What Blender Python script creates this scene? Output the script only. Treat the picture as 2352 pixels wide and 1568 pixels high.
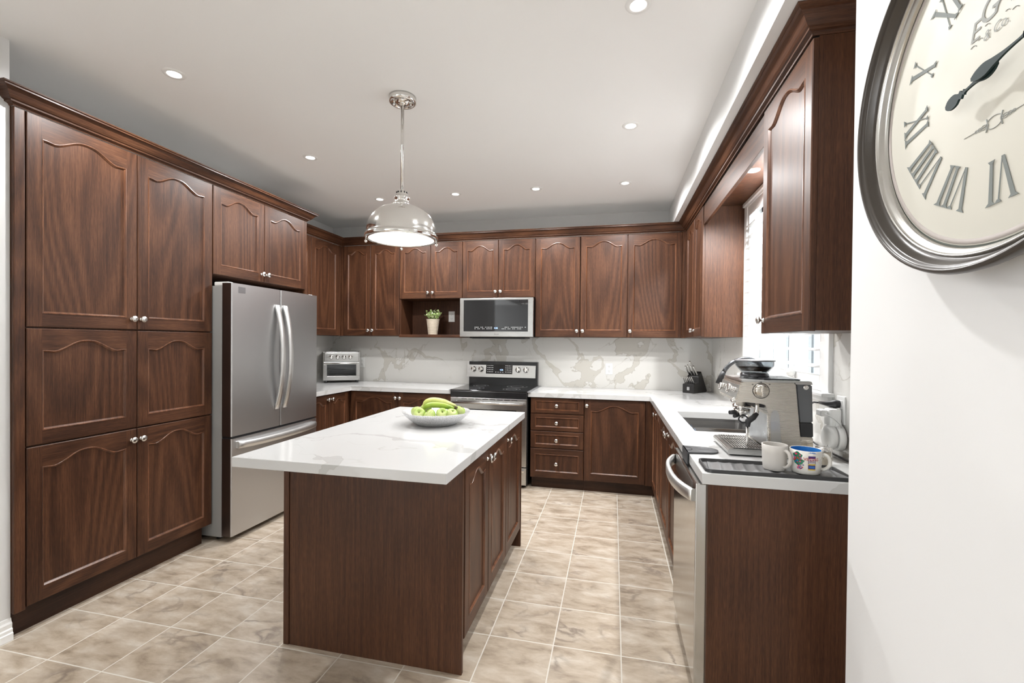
import bpy, bmesh, math, random
from mathutils import Vector, Matrix
random.seed(7)
PI = math.pi
C = bpy.context.scene.collection
for o in list(bpy.data.objects): bpy.data.objects.remove(o)

# ------------------------------------------------------------------ camera, world, exposure
F_PX, YAW, PITCH, ROLL, EYE = 1035.31, .2232, -.0096, .009, 1.3817
d = Vector((-math.sin(YAW)*math.cos(PITCH), math.cos(YAW)*math.cos(PITCH), math.sin(PITCH)))
r = d.cross(Vector((0, 0, 1))).normalized(); u = r.cross(d)
r, u = r*math.cos(ROLL)+u*math.sin(ROLL), u*math.cos(ROLL)-r*math.sin(ROLL)
cam = bpy.data.objects.new('camera', bpy.data.cameras.new('camera')); C.objects.link(cam)
cam.matrix_world = Matrix(((r.x, u.x, -d.x, 0), (r.y, u.y, -d.y, 0), (r.z, u.z, -d.z, EYE), (0, 0, 0, 1)))
cam.data.sensor_width = 36; cam.data.lens = 36*F_PX/2352
cam.data.shift_x = 2.35/2352; cam.data.shift_y = 10.6/2352
cam.data.clip_start = .02
S = bpy.context.scene; S.camera = cam
S.view_settings.view_transform = 'Standard'; S.view_settings.look = 'None'
S.view_settings.gamma = 1; S.view_settings.use_curve_mapping = False
S.view_settings.exposure = 0.31
W = bpy.data.worlds.new('world'); S.world = W; W.use_nodes = True
W.node_tree.nodes['Background'].inputs[0].default_value = (.95, .98, 1, 1)
W.node_tree.nodes['Background'].inputs[1].default_value = 6.8
POT_W, PEND_W = 51, 10

# ------------------------------------------------------------------ key measures of the room (metres)
B, XR, XL, ZC = 4.7956, .9526, -3.275, 2.7257        # back wall, window wall, left wall, ceiling
H, ST = .9073, .041                                   # worktop height, slab thickness
ZU, ZD, ZK = 1.432, 2.43, 2.505                       # wall units: underside, top of doors, top of crown
YU, XU = 4.4856, .652                                 # door planes of back and right wall units
PF = -2.6564                                          # door plane of the pantry wall
YE = 1.762                                            # near end of the right worktop

# ------------------------------------------------------------------ materials
def nodes(name):
    m = bpy.data.materials.new(name); m.use_nodes = True
    nt = m.node_tree; return m, nt, nt.nodes['Principled BSDF']
def N(nt, t, **k):
    n = nt.nodes.new(t)
    for a, v in k.items(): setattr(n, a, v)
    return n
def plain(name, col, rough=.5, metal=0, coat=0, emit=None, es=0, spec=None, noise=0, nscale=30, bump=0, ior=None, trans=0):
    m, nt, b = nodes(name)
    b.inputs['Base Color'].default_value = (*col, 1); b.inputs['Roughness'].default_value = rough
    b.inputs['Metallic'].default_value = metal; b.inputs['Coat Weight'].default_value = coat
    if spec is not None: b.inputs['Specular IOR Level'].default_value = spec
    if trans: b.inputs['Transmission Weight'].default_value = trans
    if ior: b.inputs['IOR'].default_value = ior
    if emit: b.inputs['Emission Color'].default_value = (*emit, 1); b.inputs['Emission Strength'].default_value = es
    tc = N(nt, 'ShaderNodeTexCoord'); nz = N(nt, 'ShaderNodeTexNoise'); nz.inputs['Scale'].default_value = nscale
    nt.links.new(tc.outputs['Object'], nz.inputs['Vector'])
    mp = N(nt, 'ShaderNodeMapRange'); mp.inputs[3].default_value = max(0, rough-.04-noise); mp.inputs[4].default_value = min(1, rough+.04+noise)
    nt.links.new(nz.outputs['Fac'], mp.inputs[0]); nt.links.new(mp.outputs[0], b.inputs['Roughness'])
    if bump:
        bp = N(nt, 'ShaderNodeBump'); bp.inputs['Strength'].default_value = bump; bp.inputs['Distance'].default_value = .002
        nt.links.new(nz.outputs['Fac'], bp.inputs['Height']); nt.links.new(bp.outputs[0], b.inputs['Normal'])
    return m
def ramp(nt, stops):
    rp = N(nt, 'ShaderNodeValToRGB'); e = rp.color_ramp.elements
    e[0].position, e[0].color = stops[0][0], (*stops[0][1], 1); e[1].position, e[1].color = stops[-1][0], (*stops[-1][1], 1)
    for p, c in stops[1:-1]: x = e.new(p); x.color = (*c, 1)
    return rp
def math_(nt, op, a, b=None):
    n = N(nt, 'ShaderNodeMath', operation=op)
    for i, v in enumerate((a, b)):
        if v is None: continue
        if isinstance(v, (int, float)): n.inputs[i].default_value = v
        else: nt.links.new(v, n.inputs[i])
    return n.outputs[0]

def wood(name, sc, rough=.43, tint=1.0, coat=.08, rw=.12):
    m, nt, b = nodes(name); L = nt.links.new
    tc = N(nt, 'ShaderNodeTexCoord'); oi = N(nt, 'ShaderNodeObjectInfo')
    off = N(nt, 'ShaderNodeVectorMath', operation='MULTIPLY_ADD')
    cv = N(nt, 'ShaderNodeCombineXYZ')
    for i in range(3): L(oi.outputs['Random'], cv.inputs[i])
    L(cv.outputs[0], off.inputs[0]); off.inputs[1].default_value = (11, 7, 5); L(tc.outputs['Object'], off.inputs[2])
    def nz(scale, det=3, mul=1.0, dist=0):
        mp = N(nt, 'ShaderNodeMapping'); mp.inputs['Scale'].default_value = tuple(s*mul for s in scale)
        L(off.outputs[0], mp.inputs[0]); n = N(nt, 'ShaderNodeTexNoise'); n.inputs['Scale'].default_value = 1
        n.inputs['Detail'].default_value = det; n.inputs['Distortion'].default_value = dist
        L(mp.outputs[0], n.inputs['Vector']); return n.outputs['Fac']
    a, c = sc                                           # cross-grain scale, along-grain scale per axis
    big = nz([2.2*x+.30*y for x, y in zip(a, c)], 1.5)
    rings = math_(nt, 'MULTIPLY_ADD', math_(nt, 'SINE', math_(nt, 'MULTIPLY', big, 130)), .5)
    nt.nodes[-1].inputs[2].default_value = .5
    pores = nz([720*x+26*y for x, y in zip(a, c)], 2)
    mid = nz([170*x+3.5*y for x, y in zip(a, c)], 3)
    tone = nz([1.6, 1.6, 1.6], 1)
    rg_ = math_(nt, 'MULTIPLY_ADD', rings, rw); nt.nodes[-1].inputs[2].default_value = .075-.5*rw
    f = math_(nt, 'ADD', rg_, math_(nt, 'ADD', math_(nt, 'MULTIPLY', pores, .44), math_(nt, 'ADD', math_(nt, 'MULTIPLY', mid, .34), math_(nt, 'MULTIPLY', tone, .22))))
    t = tint
    rp = ramp(nt, [(.33, (.016*t, .0066*t, .0038*t)), (.50, (.043*t, .0168*t, .0083*t)), (.66, (.080*t, .0325*t, .0155*t)), (.86, (.15*t, .067*t, .034*t))])
    L(f, rp.inputs[0]); L(rp.outputs[0], b.inputs['Base Color'])
    b.inputs['Roughness'].default_value = rough; b.inputs['Coat Weight'].default_value = coat; b.inputs['Specular IOR Level'].default_value = .27; b.inputs['Coat Roughness'].default_value = .3
    bp = N(nt, 'ShaderNodeBump'); bp.inputs['Strength'].default_value = .12; bp.inputs['Distance'].default_value = .001
    L(math_(nt, 'ADD', pores, math_(nt, 'MULTIPLY', mid, .6)), bp.inputs['Height']); L(bp.outputs[0], b.inputs['Normal'])
    return m
V_, Hx = ((1, 1, 0), (0, 0, 1)), ((0, 0, 1), (1, 1, 0))
WV, WH = wood('wood_upright_grain', V_, tint=1.14), wood('wood_level_grain', Hx, tint=1.1)
WB = wood('varnished_bead_glare', V_, .24, 2.1, .6)  # glossy varnished bead, tinted paler to paint in the glare highlights
WP = wood('wood_panel_veneer', V_, .45, 1.2, rw=.035)
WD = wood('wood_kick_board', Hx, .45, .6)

def marble(name, base, vein, edge, scale, width, rough, amount):
    m, nt, b = nodes(name); L = nt.links.new
    tc = N(nt, 'ShaderNodeTexCoord')
    def nz(s, det, off=(0, 0, 0), dist=0):
        mp = N(nt, 'ShaderNodeMapping'); mp.inputs['Location'].default_value = off
        L(tc.outputs['Object'], mp.inputs[0]); n = N(nt, 'ShaderNodeTexNoise'); n.inputs['Scale'].default_value = s
        n.inputs['Detail'].default_value = det; n.inputs['Distortion'].default_value = dist; L(mp.outputs[0], n.inputs['Vector']); return n.outputs['Fac']
    def band(f, w):                                     # |f-.5|/w
        return math_(nt, 'DIVIDE', math_(nt, 'ABSOLUTE', math_(nt, 'SUBTRACT', f, .5)), w)
    n1 = nz(scale, 5, (3.1, 1.7, 5.3), .35); n2 = nz(scale*.8, 6, (9.2, 4.4, 1.1), .6)
    msk = N(nt, 'ShaderNodeMapRange'); L(nz(scale*1.1, 2, (1, 8, 2)), msk.inputs[0]); msk.inputs[1].default_value = .44; msk.inputs[2].default_value = .60
    wv = math_(nt, 'MULTIPLY_ADD', msk.outputs[0], width); nt.nodes[-1].inputs[2].default_value = .0006
    q = math_(nt, 'DIVIDE', math_(nt, 'ABSOLUTE', math_(nt, 'SUBTRACT', n1, .5)), wv)
    fill = N(nt, 'ShaderNodeMapRange'); L(q, fill.inputs[0]); fill.inputs[1].default_value = 1.02; fill.inputs[2].default_value = .94
    rim = math_(nt, 'MULTIPLY', math_(nt, 'LESS_THAN', q, 1.12), math_(nt, 'GREATER_THAN', q, .88))
    hair = N(nt, 'ShaderNodeMapRange'); L(band(n2, .0045), hair.inputs[0]); hair.inputs[1].default_value = 1.3; hair.inputs[2].default_value = .2
    hm = N(nt, 'ShaderNodeMapRange'); L(nz(scale*1.4, 2, (5, 2, 7)), hm.inputs[0]); hm.inputs[1].default_value = .48; hm.inputs[2].default_value = .62
    cloud = nz(scale*2.5, 4, (2, 2, 2))
    def mix(fac, a, bcol):
        x = N(nt, 'ShaderNodeMix', data_type='RGBA')
        if isinstance(fac, float): x.inputs[0].default_value = fac
        else: L(fac, x.inputs[0])
        for i, v in ((6, a), (7, bcol)):
            if isinstance(v, tuple): x.inputs[i].default_value = (*v, 1)
            else: L(v, x.inputs[i])
        return x.outputs[2]
    c = mix(math_(nt, 'MULTIPLY', cloud, .25), base, tuple(.5*(x+y) for x, y in zip(base, vein)))
    c = mix(math_(nt, 'MULTIPLY', fill.outputs[0], amount), c, vein)
    c = mix(math_(nt, 'MULTIPLY', rim, amount*.55), c, edge)
    c = mix(math_(nt, 'MULTIPLY', math_(nt, 'MULTIPLY', hair.outputs[0], hm.outputs[0]), amount*.6), c, edge)
    L(c, b.inputs['Base Color']); b.inputs['Roughness'].default_value = rough
    return m
QUARTZ = marble('white_quartz', (.61, .61, .605), (.45, .45, .435), (.40, .38, .34), 1.5, .020, .12, .6)
SPLASH = marble('veined_backsplash', (.71, .70, .67), (.56, .535, .48), (.38, .35, .30), 1.9, .030, .10, .8)

def tile():
    m, nt, b = nodes('beige_stone_tile'); L = nt.links.new
    tx, ty, w = -.5524, 3.8394, .3004
    tc = N(nt, 'ShaderNodeTexCoord'); sp = N(nt, 'ShaderNodeSeparateXYZ'); L(tc.outputs['Object'], sp.inputs[0])
    X = math_(nt, 'DIVIDE', math_(nt, 'SUBTRACT', sp.outputs[0], tx), w); Y = math_(nt, 'DIVIDE', math_(nt, 'SUBTRACT', sp.outputs[1], ty), w)
    def edge(v):
        f = math_(nt, 'FRACT', v); return math_(nt, 'MINIMUM', f, math_(nt, 'SUBTRACT', 1, f))
    e = math_(nt, 'MINIMUM', edge(X), edge(Y))
    g = N(nt, 'ShaderNodeMapRange'); L(e, g.inputs[0]); g.inputs[1].default_value = .0075; g.inputs[2].default_value = .0105
    cell = N(nt, 'ShaderNodeCombineXYZ'); L(math_(nt, 'FLOOR', X), cell.inputs[0]); L(math_(nt, 'FLOOR', Y), cell.inputs[1])
    wn = N(nt, 'ShaderNodeTexWhiteNoise', noise_dimensions='3D'); L(cell.outputs[0], wn.inputs['Vector'])
    ad = N(nt, 'ShaderNodeVectorMath', operation='MULTIPLY_ADD'); L(wn.outputs['Color'], ad.inputs[0]); ad.inputs[1].default_value = (9, 9, 9); L(tc.outputs['Object'], ad.inputs[2])
    def nz(s, det, dist=0, st=(1, 1, 1)):
        mp = N(nt, 'ShaderNodeMapping'); mp.inputs['Scale'].default_value = st; mp.inputs['Rotation'].default_value = (0, 0, .5); L(ad.outputs[0], mp.inputs[0])
        n = N(nt, 'ShaderNodeTexNoise'); n.inputs['Scale'].default_value = s; n.inputs['Detail'].default_value = det; n.inputs['Distortion'].default_value = dist; L(mp.outputs[0], n.inputs['Vector']); return n.outputs['Fac']
    base = ramp(nt, [(.30, (.28, .22, .16)), (.44, (.425, .347, .265)), (.56, (.51, .432, .345)), (.72, (.62, .56, .48))]); L(nz(10, 10, .25, (.6, 1.4, 1)), base.inputs[0]); nt.nodes[-1].inputs['Roughness'].default_value = .62
    v = math_(nt, 'ABSOLUTE', math_(nt, 'SUBTRACT', nz(5, 7, .5, (.8, 1.2, 1)), .5))
    vm = N(nt, 'ShaderNodeMapRange'); L(v, vm.inputs[0]); vm.inputs[1].default_value = .045; vm.inputs[2].default_value = 0
    mk = N(nt, 'ShaderNodeMapRange'); L(nz(4, 2), mk.inputs[0]); mk.inputs[1].default_value = .47; mk.inputs[2].default_value = .68
    x = N(nt, 'ShaderNodeMix', data_type='RGBA'); L(math_(nt, 'MULTIPLY', math_(nt, 'MULTIPLY', vm.outputs[0], mk.outputs[0]), .85), x.inputs[0]); L(base.outputs[0], x.inputs[6]); x.inputs[7].default_value = (.22, .175, .14, 1)
    y = N(nt, 'ShaderNodeMix', data_type='RGBA'); L(g.outputs[0], y.inputs[0]); y.inputs[6].default_value = (.66, .62, .55, 1); L(x.outputs[2], y.inputs[7])
    L(y.outputs[2], b.inputs['Base Color'])
    rg = N(nt, 'ShaderNodeMapRange'); L(g.outputs[0], rg.inputs[0]); rg.inputs[3].default_value = .8; rg.inputs[4].default_value = .33; L(rg.outputs[0], b.inputs['Roughness'])
    bp = N(nt, 'ShaderNodeBump'); bp.inputs['Strength'].default_value = .25; bp.inputs['Distance'].default_value = .003; L(g.outputs[0], bp.inputs['Height']); L(bp.outputs[0], b.inputs['Normal'])
    return m
TILE = tile()

def brushed(name, col, rough, st=(2, 2, 160)):
    m, nt, b = nodes(name); L = nt.links.new
    b.inputs['Base Color'].default_value = (*col, 1); b.inputs['Metallic'].default_value = 1
    tc = N(nt, 'ShaderNodeTexCoord'); mp = N(nt, 'ShaderNodeMapping'); mp.inputs['Scale'].default_value = st; L(tc.outputs['Object'], mp.inputs[0])
    n = N(nt, 'ShaderNodeTexNoise'); n.inputs['Scale'].default_value = 6; n.inputs['Detail'].default_value = 2; L(mp.outputs[0], n.inputs['Vector'])
    g = N(nt, 'ShaderNodeMapRange'); L(n.outputs['Fac'], g.inputs[0]); g.inputs[3].default_value = rough-.03; g.inputs[4].default_value = rough+.04; L(g.outputs[0], b.inputs['Roughness'])
    bp = N(nt, 'ShaderNodeBump'); bp.inputs['Strength'].default_value = .003; bp.inputs['Distance'].default_value = .001; L(n.outputs['Fac'], bp.inputs['Height']); L(bp.outputs[0], b.inputs['Normal'])
    return m
STEEL = brushed('brushed_steel', (.54, .54, .53), .28)
STEELD = brushed('fridge_steel', (.56, .56, .565), .36, (1, 1, 120))
WARM = brushed('warm_steel', (.60, .565, .51), .27, (1, 1, 90))
NICKEL = plain('polished_nickel', (.80, .79, .77), .10, 1)
HANDLE = plain('brushed_handle', (.74, .74, .73), .40, 1)
SATIN = plain('satin_nickel', (.72, .71, .69), .24, 1)
BLACK = plain('black_enamel', (.012, .012, .013), .25)
BGLASS = plain('black_glass', (.008, .008, .009), .04, coat=.3)
BPLAST = plain('black_plastic', (.02, .02, .022), .45)
RUBBER = plain('dark_silicone', (.045, .047, .05), .5)
WALLM = plain('wall_paint', (.77, .77, .765), .75, bump=.03, nscale=180)
CEILM = plain('ceiling_paint', (.91, .91, .905), .85, bump=.05, nscale=160)
WHITE = plain('white_trim', (.86, .86, .85), .35)
WPLAST = plain('white_plastic', (.82, .82, .80), .35)
GREYP = plain('grey_panel', (.34, .34, .33), .45)
LAMP = plain('lamp_lens', (1, 1, 1), .5, emit=(1, .98, .95), es=9)
DIFF = plain('frosted_diffuser', (.9, .9, .9), .5, emit=(1, .99, .97), es=1.6)
BLUE = plain('blue_digits', (.1, .2, .6), .4, emit=(.35, .55, 1), es=3)
LEG = plain('white_legend', (.7, .7, .7), .5)
CREAM = plain('cream_dial', (.70, .68, .60), .6, noise=.1, nscale=14)
INK = plain('grey_ink', (.20, .22, .21), .7)
INKL = plain('pale_ink', (.36, .37, .35), .7)
HAND = plain('verdigris_hand', (.018, .034, .034), .5, spec=.15)
BRONZE = plain('dark_bronze', (.055, .046, .038), .30, .1)
PEWTER = plain('pewter', (.55, .54, .51), .25, .9)
TAUPE = plain('taupe_drum', (.30, .265, .225), .5)
MAUVE = plain('mauve_border', (.50, .45, .42), .7)
GREENG = plain('grey_green', (.17, .19, .165), .5)
MUGW = plain('cream_ceramic', (.76, .74, .69), .28, coat=.2)
MUGG = plain('greige_ceramic', (.58, .555, .52), .4)
MUGB = plain('blue_glaze', (.03, .20, .55), .2)
def dec(n, c): return plain(n, c, .4)
DRED, DGRN, DPUR, DYEL, DPNK, DBLU = dec('ink_red', (.55, .03, .03)), dec('ink_green', (.01, .16, .08)), dec('ink_purple', (.07, .03, .17)), dec('ink_yellow', (.7, .5, .04)), dec('ink_pink', (.6, .05, .18)), dec('ink_blue', (.02, .15, .5))
POT = plain('cream_pot', (.62, .54, .43), .55)
CLOTH = plain('blue_grey_cloth', (.28, .33, .40), .8, bump=.4, nscale=40)
TANW = plain('tan_wood', (.45, .27, .15), .5)
def glassy(name, col=(1, 1, 1), refl=.08, rough=.02):
    m = bpy.data.materials.new(name); m.use_nodes = True; nt = m.node_tree; nt.nodes.clear()
    o = N(nt, 'ShaderNodeOutputMaterial'); t = N(nt, 'ShaderNodeBsdfTransparent'); g = N(nt, 'ShaderNodeBsdfGlossy'); x = N(nt, 'ShaderNodeMixShader'); fr = N(nt, 'ShaderNodeLayerWeight')
    t.inputs[0].default_value = (*col, 1); g.inputs['Roughness'].default_value = rough; fr.inputs[0].default_value = .25
    nt.links.new(math_(nt, 'MULTIPLY_ADD', math_(nt, 'POWER', fr.outputs['Facing'], 4), .6), x.inputs[0]); nt.nodes[-1].inputs[2].default_value = .035; nt.links.new(t.outputs[0], x.inputs[1]); nt.links.new(g.outputs[0], x.inputs[2]); nt.links.new(x.outputs[0], o.inputs[0]); return m
PANE = glassy('window_glass', (.96, .98, .98)); SMOKE = glassy('smoked_glass', (.66, .67, .68)); OVENG = glassy('oven_glass', (.6, .61, .62))
TANK = glassy('tank_plastic', (.42, .43, .45), rough=.2)
def two_tone(name, stops, scale, rough, axis=(1, 1, 1), metal=0, bump=0):
    m, nt, b = nodes(name); L = nt.links.new
    tc = N(nt, 'ShaderNodeTexCoord'); mp = N(nt, 'ShaderNodeMapping'); mp.inputs['Scale'].default_value = axis; L(tc.outputs['Object'], mp.inputs[0])
    n = N(nt, 'ShaderNodeTexNoise'); n.inputs['Scale'].default_value = scale; n.inputs['Detail'].default_value = 4; L(mp.outputs[0], n.inputs['Vector'])
    rp = ramp(nt, stops); L(n.outputs['Fac'], rp.inputs[0]); L(rp.outputs[0], b.inputs['Base Color']); b.inputs['Roughness'].default_value = rough; b.inputs['Metallic'].default_value = metal
    if bump:
        bp = N(nt, 'ShaderNodeBump'); bp.inputs['Strength'].default_value = bump; bp.inputs['Distance'].default_value = .004; L(n.outputs['Fac'], bp.inputs['Height']); L(bp.outputs[0], b.inputs['Normal'])
    return m
APPLE = two_tone('green_apple_skin', [(.35, (.22, .37, .05)), (.5, (.37, .49, .11)), (.68, (.56, .60, .27))], 9, .3)
BANY = two_tone('pale_banana_skin', [(.35, (.50, .55, .12)), (.6, (.72, .72, .30))], 12, .45)
BANG = two_tone('green_banana_skin', [(.35, (.13, .28, .02)), (.6, (.33, .45, .05))], 10, .4)
LEAF = two_tone('variegated_leaf', [(.36, (.10, .21, .04)), (.47, (.34, .48, .14)), (.60, (.74, .78, .52))], 60, .5)
BOWLM = two_tone('etched_silver', [(.38, (.50, .50, .50)), (.5, (.68, .68, .69)), (.60, (.82, .82, .82))], 260, .3, metal=.6, bump=.5)
BEANS = two_tone('coffee_beans', [(.45, (.008, .005, .003)), (.55, (.10, .05, .025))], 90, .4, bump=.8)
SHUT = plain('shutter_white', (.88, .88, .87), .4)
SIDING = two_tone('pale_siding', [(.4, (.125, .135, .145)), (.6, (.155, .165, .175))], 2, .7, (1, 1, 40))

# ------------------------------------------------------------------ mesh helpers (world coordinates)
def BM(): return bmesh.new()
def bx(bm, x0, x1, y0, y1, z0, z1, bev=0, mi=0, seg=2):
    g = bmesh.ops.create_cube(bm, size=1); vs = g['verts']
    for v in vs: v.co = Vector(((x0+x1)/2+v.co.x*(x1-x0), (y0+y1)/2+v.co.y*(y1-y0), (z0+z1)/2+v.co.z*(z1-z0)))
    fs = set(f for v in vs for f in v.link_faces)
    if bev:
        e = list(set(e for v in vs for e in v.link_edges))
        rr = bmesh.ops.bevel(bm, geom=e, offset=bev, segments=seg, affect='EDGES', profile=.5); fs = set(f for f in bm.faces if f.is_valid and any(v in rr['verts'] for v in f.verts)) | set(f for f in fs if f.is_valid)
    for f in fs: f.material_index = mi
    return vs
def ring_faces(bm, rings, closed=True, mi=0, cap0=False, cap1=False, smooth=True):
    n = len(rings[0])
    for a, b in zip(rings, rings[1:]):
        for i in range(n if closed else n-1):
            j = (i+1) % n
            try: f = bm.faces.new((a[i], a[j], b[j], b[i])); f.material_index = mi; f.smooth = smooth
            except ValueError: pass
    for c, rg in ((cap0, rings[0]), (cap1, rings[-1])):
        if c:
            f = bm.faces.new(rg); f.material_index = mi
def frames(axis):
    return {'z': (Vector((1, 0, 0)), Vector((0, 1, 0)), Vector((0, 0, 1))), 'x+': (Vector((0, 1, 0)), Vector((0, 0, 1)), Vector((1, 0, 0))),
            'x-': (Vector((0, -1, 0)), Vector((0, 0, 1)), Vector((-1, 0, 0))), 'y-': (Vector((1, 0, 0)), Vector((0, 0, 1)), Vector((0, -1, 0))), 'z-': (Vector((1, 0, 0)), Vector((0, -1, 0)), Vector((0, 0, -1)))}[axis] if isinstance(axis, str) else axis
def lathe(bm, prof, c, axis='z', n=32, mi=0, cap0=True, cap1=True, smooth=True, sx=1, sy=1):
    a, b, w = frames(axis); c = Vector(c); rings = []
    for rr, z in prof:
        rings.append([bm.verts.new(c+a*(max(rr, 1e-4)*math.cos(2*PI*i/n)*sx)+b*(max(rr, 1e-4)*math.sin(2*PI*i/n)*sy)+w*z) for i in range(n)])
    ring_faces(bm, rings, True, mi, cap0, cap1, smooth)
def tube(bm, pts, rad, n=10, mi=0, caps=True, flat=1.0, up=None):
    pts = [Vector(p) for p in pts]; rings = []; prev = None
    for i, p in enumerate(pts):
        t = (pts[min(i+1, len(pts)-1)]-pts[max(i-1, 0)]).normalized()
        if prev is None:
            q = Vector(up) if up else (Vector((0, 0, 1)) if abs(t.z) < .9 else Vector((1, 0, 0)))
            nn = (q-t*q.dot(t)).normalized()
        else: nn = (prev-t*prev.dot(t)).normalized()
        prev = nn; bn = t.cross(nn); rr = rad[i] if isinstance(rad, (list, tuple)) else rad
        rings.append([bm.verts.new(p+nn*(rr*math.cos(2*PI*k/n))+bn*(rr*flat*math.sin(2*PI*k/n))) for k in range(n)])
    ring_faces(bm, rings, True, mi, caps, caps)
def prism(bm, poly, z0, z1, mi=0):
    lo = [bm.verts.new((x, y, z0)) for x, y in poly]; hi = [bm.verts.new((x, y, z1)) for x, y in poly]
    bm.faces.new(hi).material_index = mi; bm.faces.new(lo[::-1]).material_index = mi
    for i in range(len(poly)):
        j = (i+1) % len(poly); bm.faces.new((lo[i], lo[j], hi[j], hi[i])).material_index = mi
def plate(bm, poly3, thick, mi=0):                      # a polygon in space pushed along a vector
    t = Vector(thick); a = [bm.verts.new(p) for p in poly3]; b = [bm.verts.new(Vector(p)+t) for p in poly3]
    bm.faces.new(a[::-1]).material_index = mi; bm.faces.new(b).material_index = mi
    for i in range(len(a)):
        j = (i+1) % len(a); bm.faces.new((a[i], a[j], b[j], b[i])).material_index = mi
def sweep(bm, prof, path, mi=0):                        # profile (out, z) along a level path, mitred; outward is to the right of travel
    P = [Vector((x, y, 0)) for x, y in path]; rings = []
    def nrm(a, b): t = (b-a).normalized(); return Vector((t.y, -t.x, 0))
    for i, p in enumerate(P):
        if i == 0: m = nrm(P[0], P[1])
        elif i == len(P)-1: m = nrm(P[-2], P[-1])
        else:
            n1, n2 = nrm(P[i-1], p), nrm(p, P[i+1]); m = (n1+n2)/(1+n1.dot(n2))
        rings.append([bm.verts.new(p+m*o+Vector((0, 0, z))) for o, z in prof])
    ring_faces(bm, rings, True, mi, True, True, False)
def bez(p0, p1, p2, p3, n=14):
    p0, p1, p2, p3 = map(Vector, (p0, p1, p2, p3))
    return [p0*(1-t)**3+p1*3*t*(1-t)**2+p2*3*t*t*(1-t)+p3*t**3 for t in [i/n for i in range(n+1)]]
def text_polys(s, size, shear=0):
    c = bpy.data.curves.new('lettering', 'FONT'); c.body = s; c.size = size; c.shear = shear; c.align_x = 'CENTER'
    o = bpy.data.objects.new('lettering', c); C.objects.link(o); dg = bpy.context.evaluated_depsgraph_get()
    me = bpy.data.meshes.new_from_object(o.evaluated_get(dg)); bpy.data.objects.remove(o); bpy.data.curves.remove(c)
    res = ([tuple(v.co[:2]) for v in me.vertices], [tuple(p.vertices) for p in me.polygons]); bpy.data.meshes.remove(me); return res
def lettering(bm, s, size, fn, mi=0, shear=0):          # fn maps flat (a, b) onto the surface
    vs, ps = text_polys(s, size, shear); bv = [bm.verts.new(fn(a, b)) for a, b in vs]
    for p in ps:
        try: bm.faces.new([bv[i] for i in p]).material_index = mi
        except ValueError: pass

def finish(name, bm, mats, loc, parent=None, recalc=True, autosmooth=False):
    if recalc: bmesh.ops.recalc_face_normals(bm, faces=bm.faces)
    L = Vector(loc)
    for v in bm.verts: v.co -= L
    me = bpy.data.meshes.new(name); bm.to_mesh(me); bm.free()
    for m in (mats if isinstance(mats, (list, tuple)) else [mats]): me.materials.append(m)
    o = bpy.data.objects.new(name, me); C.objects.link(o)
    if parent: o.parent = parent
    return o
class Thing:
    def __init__(s, name, label, cat, loc, group=None):
        s.loc = Vector(loc); s.o = bpy.data.objects.new(name, None); C.objects.link(s.o); s.o.location = s.loc
        s.o.empty_display_size = .05; s.o['label'] = label; s.o['category'] = cat
        if group: s.o['group'] = group
    def part(s, name, bm, mats, parent=None, label=None, recalc=True):
        o = finish(name, bm, mats, s.loc, parent or s.o, recalc)
        if label: o['label'] = label
        return o
def single(name, bm, mats, label, cat, loc, group=None, recalc=True):
    o = finish(name, bm, mats, loc, None, recalc); o.location = loc; o['label'] = label; o['category'] = cat
    if group: o['group'] = group
    return o
def struct(name, bm, mats): o = finish(name, bm, mats, (0, 0, 0)); o['kind'] = 'structure'; return o
def box_struct(name, mat, *boxes):
    bm = BM()
    for b in boxes: bx(bm, *b)
    return struct(name, bm, mat)

# ------------------------------------------------------------------ room shell
FR = -4.0
box_struct('floor', TILE, (-3.42, 1.12, FR, B+.13, -.06, 0))
box_struct('ceiling', CEILM, (-3.42, 1.12, FR, B+.13, ZC, ZC+.06))
box_struct('wall_back', WALLM, (-3.42, 1.12, B+.012, B+.13, 0, ZC))
box_struct('wall_left', WALLM, (-3.42, XL-.012, 1.497, B+.012, 0, ZC), (-3.42, -2.68, -1.3, 1.497, 0, ZC), (-3.42, -2.68, FR, -1.3, 2.45, ZC))  # unseen opening toward the rear, sized for the daylight it lets in
WY0, WY1, WZ0, WZ1 = 2.335, 3.575, 1.165, 2.37          # window opening
X0 = XR+.012
box_struct('wall_rear', plain('rear_wall_dimmed', (.42, .42, .41), .7), (-3.42, 1.12, FR-.12, FR, 0, ZC))  # unseen wall behind the camera, greyed to dim what the steel reflects
box_struct('wall_right', WALLM, (X0, 1.12, 1.556, WY0, 0, ZC), (X0, 1.12, WY1, B+.012, 0, ZC), (X0, 1.12, WY0, WY1, 0, WZ0), (X0, 1.12, WY0, WY1, WZ1, ZC))
XW = .70
box_struct('wall_near_right', WALLM, (XW, 1.12, FR, 1.556, 0, ZC))
box_struct('trim_1', WALLM, (.535, X0, 1.556, B+.012, ZK+.002, ZC))          # dropped bulkhead over the window side units
bm = BM(); sweep(bm, [(0, 0), (.019, 0), (.019, .032), (.015, .036), (.015, .05), (.011, .056), (.012, .075), (.007, .084), (.004, .098), (0, .1)], [(-2.68, -1.3), (-2.68, 1.497)])
o = struct('baseboard_left', bm, WHITE)

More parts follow.
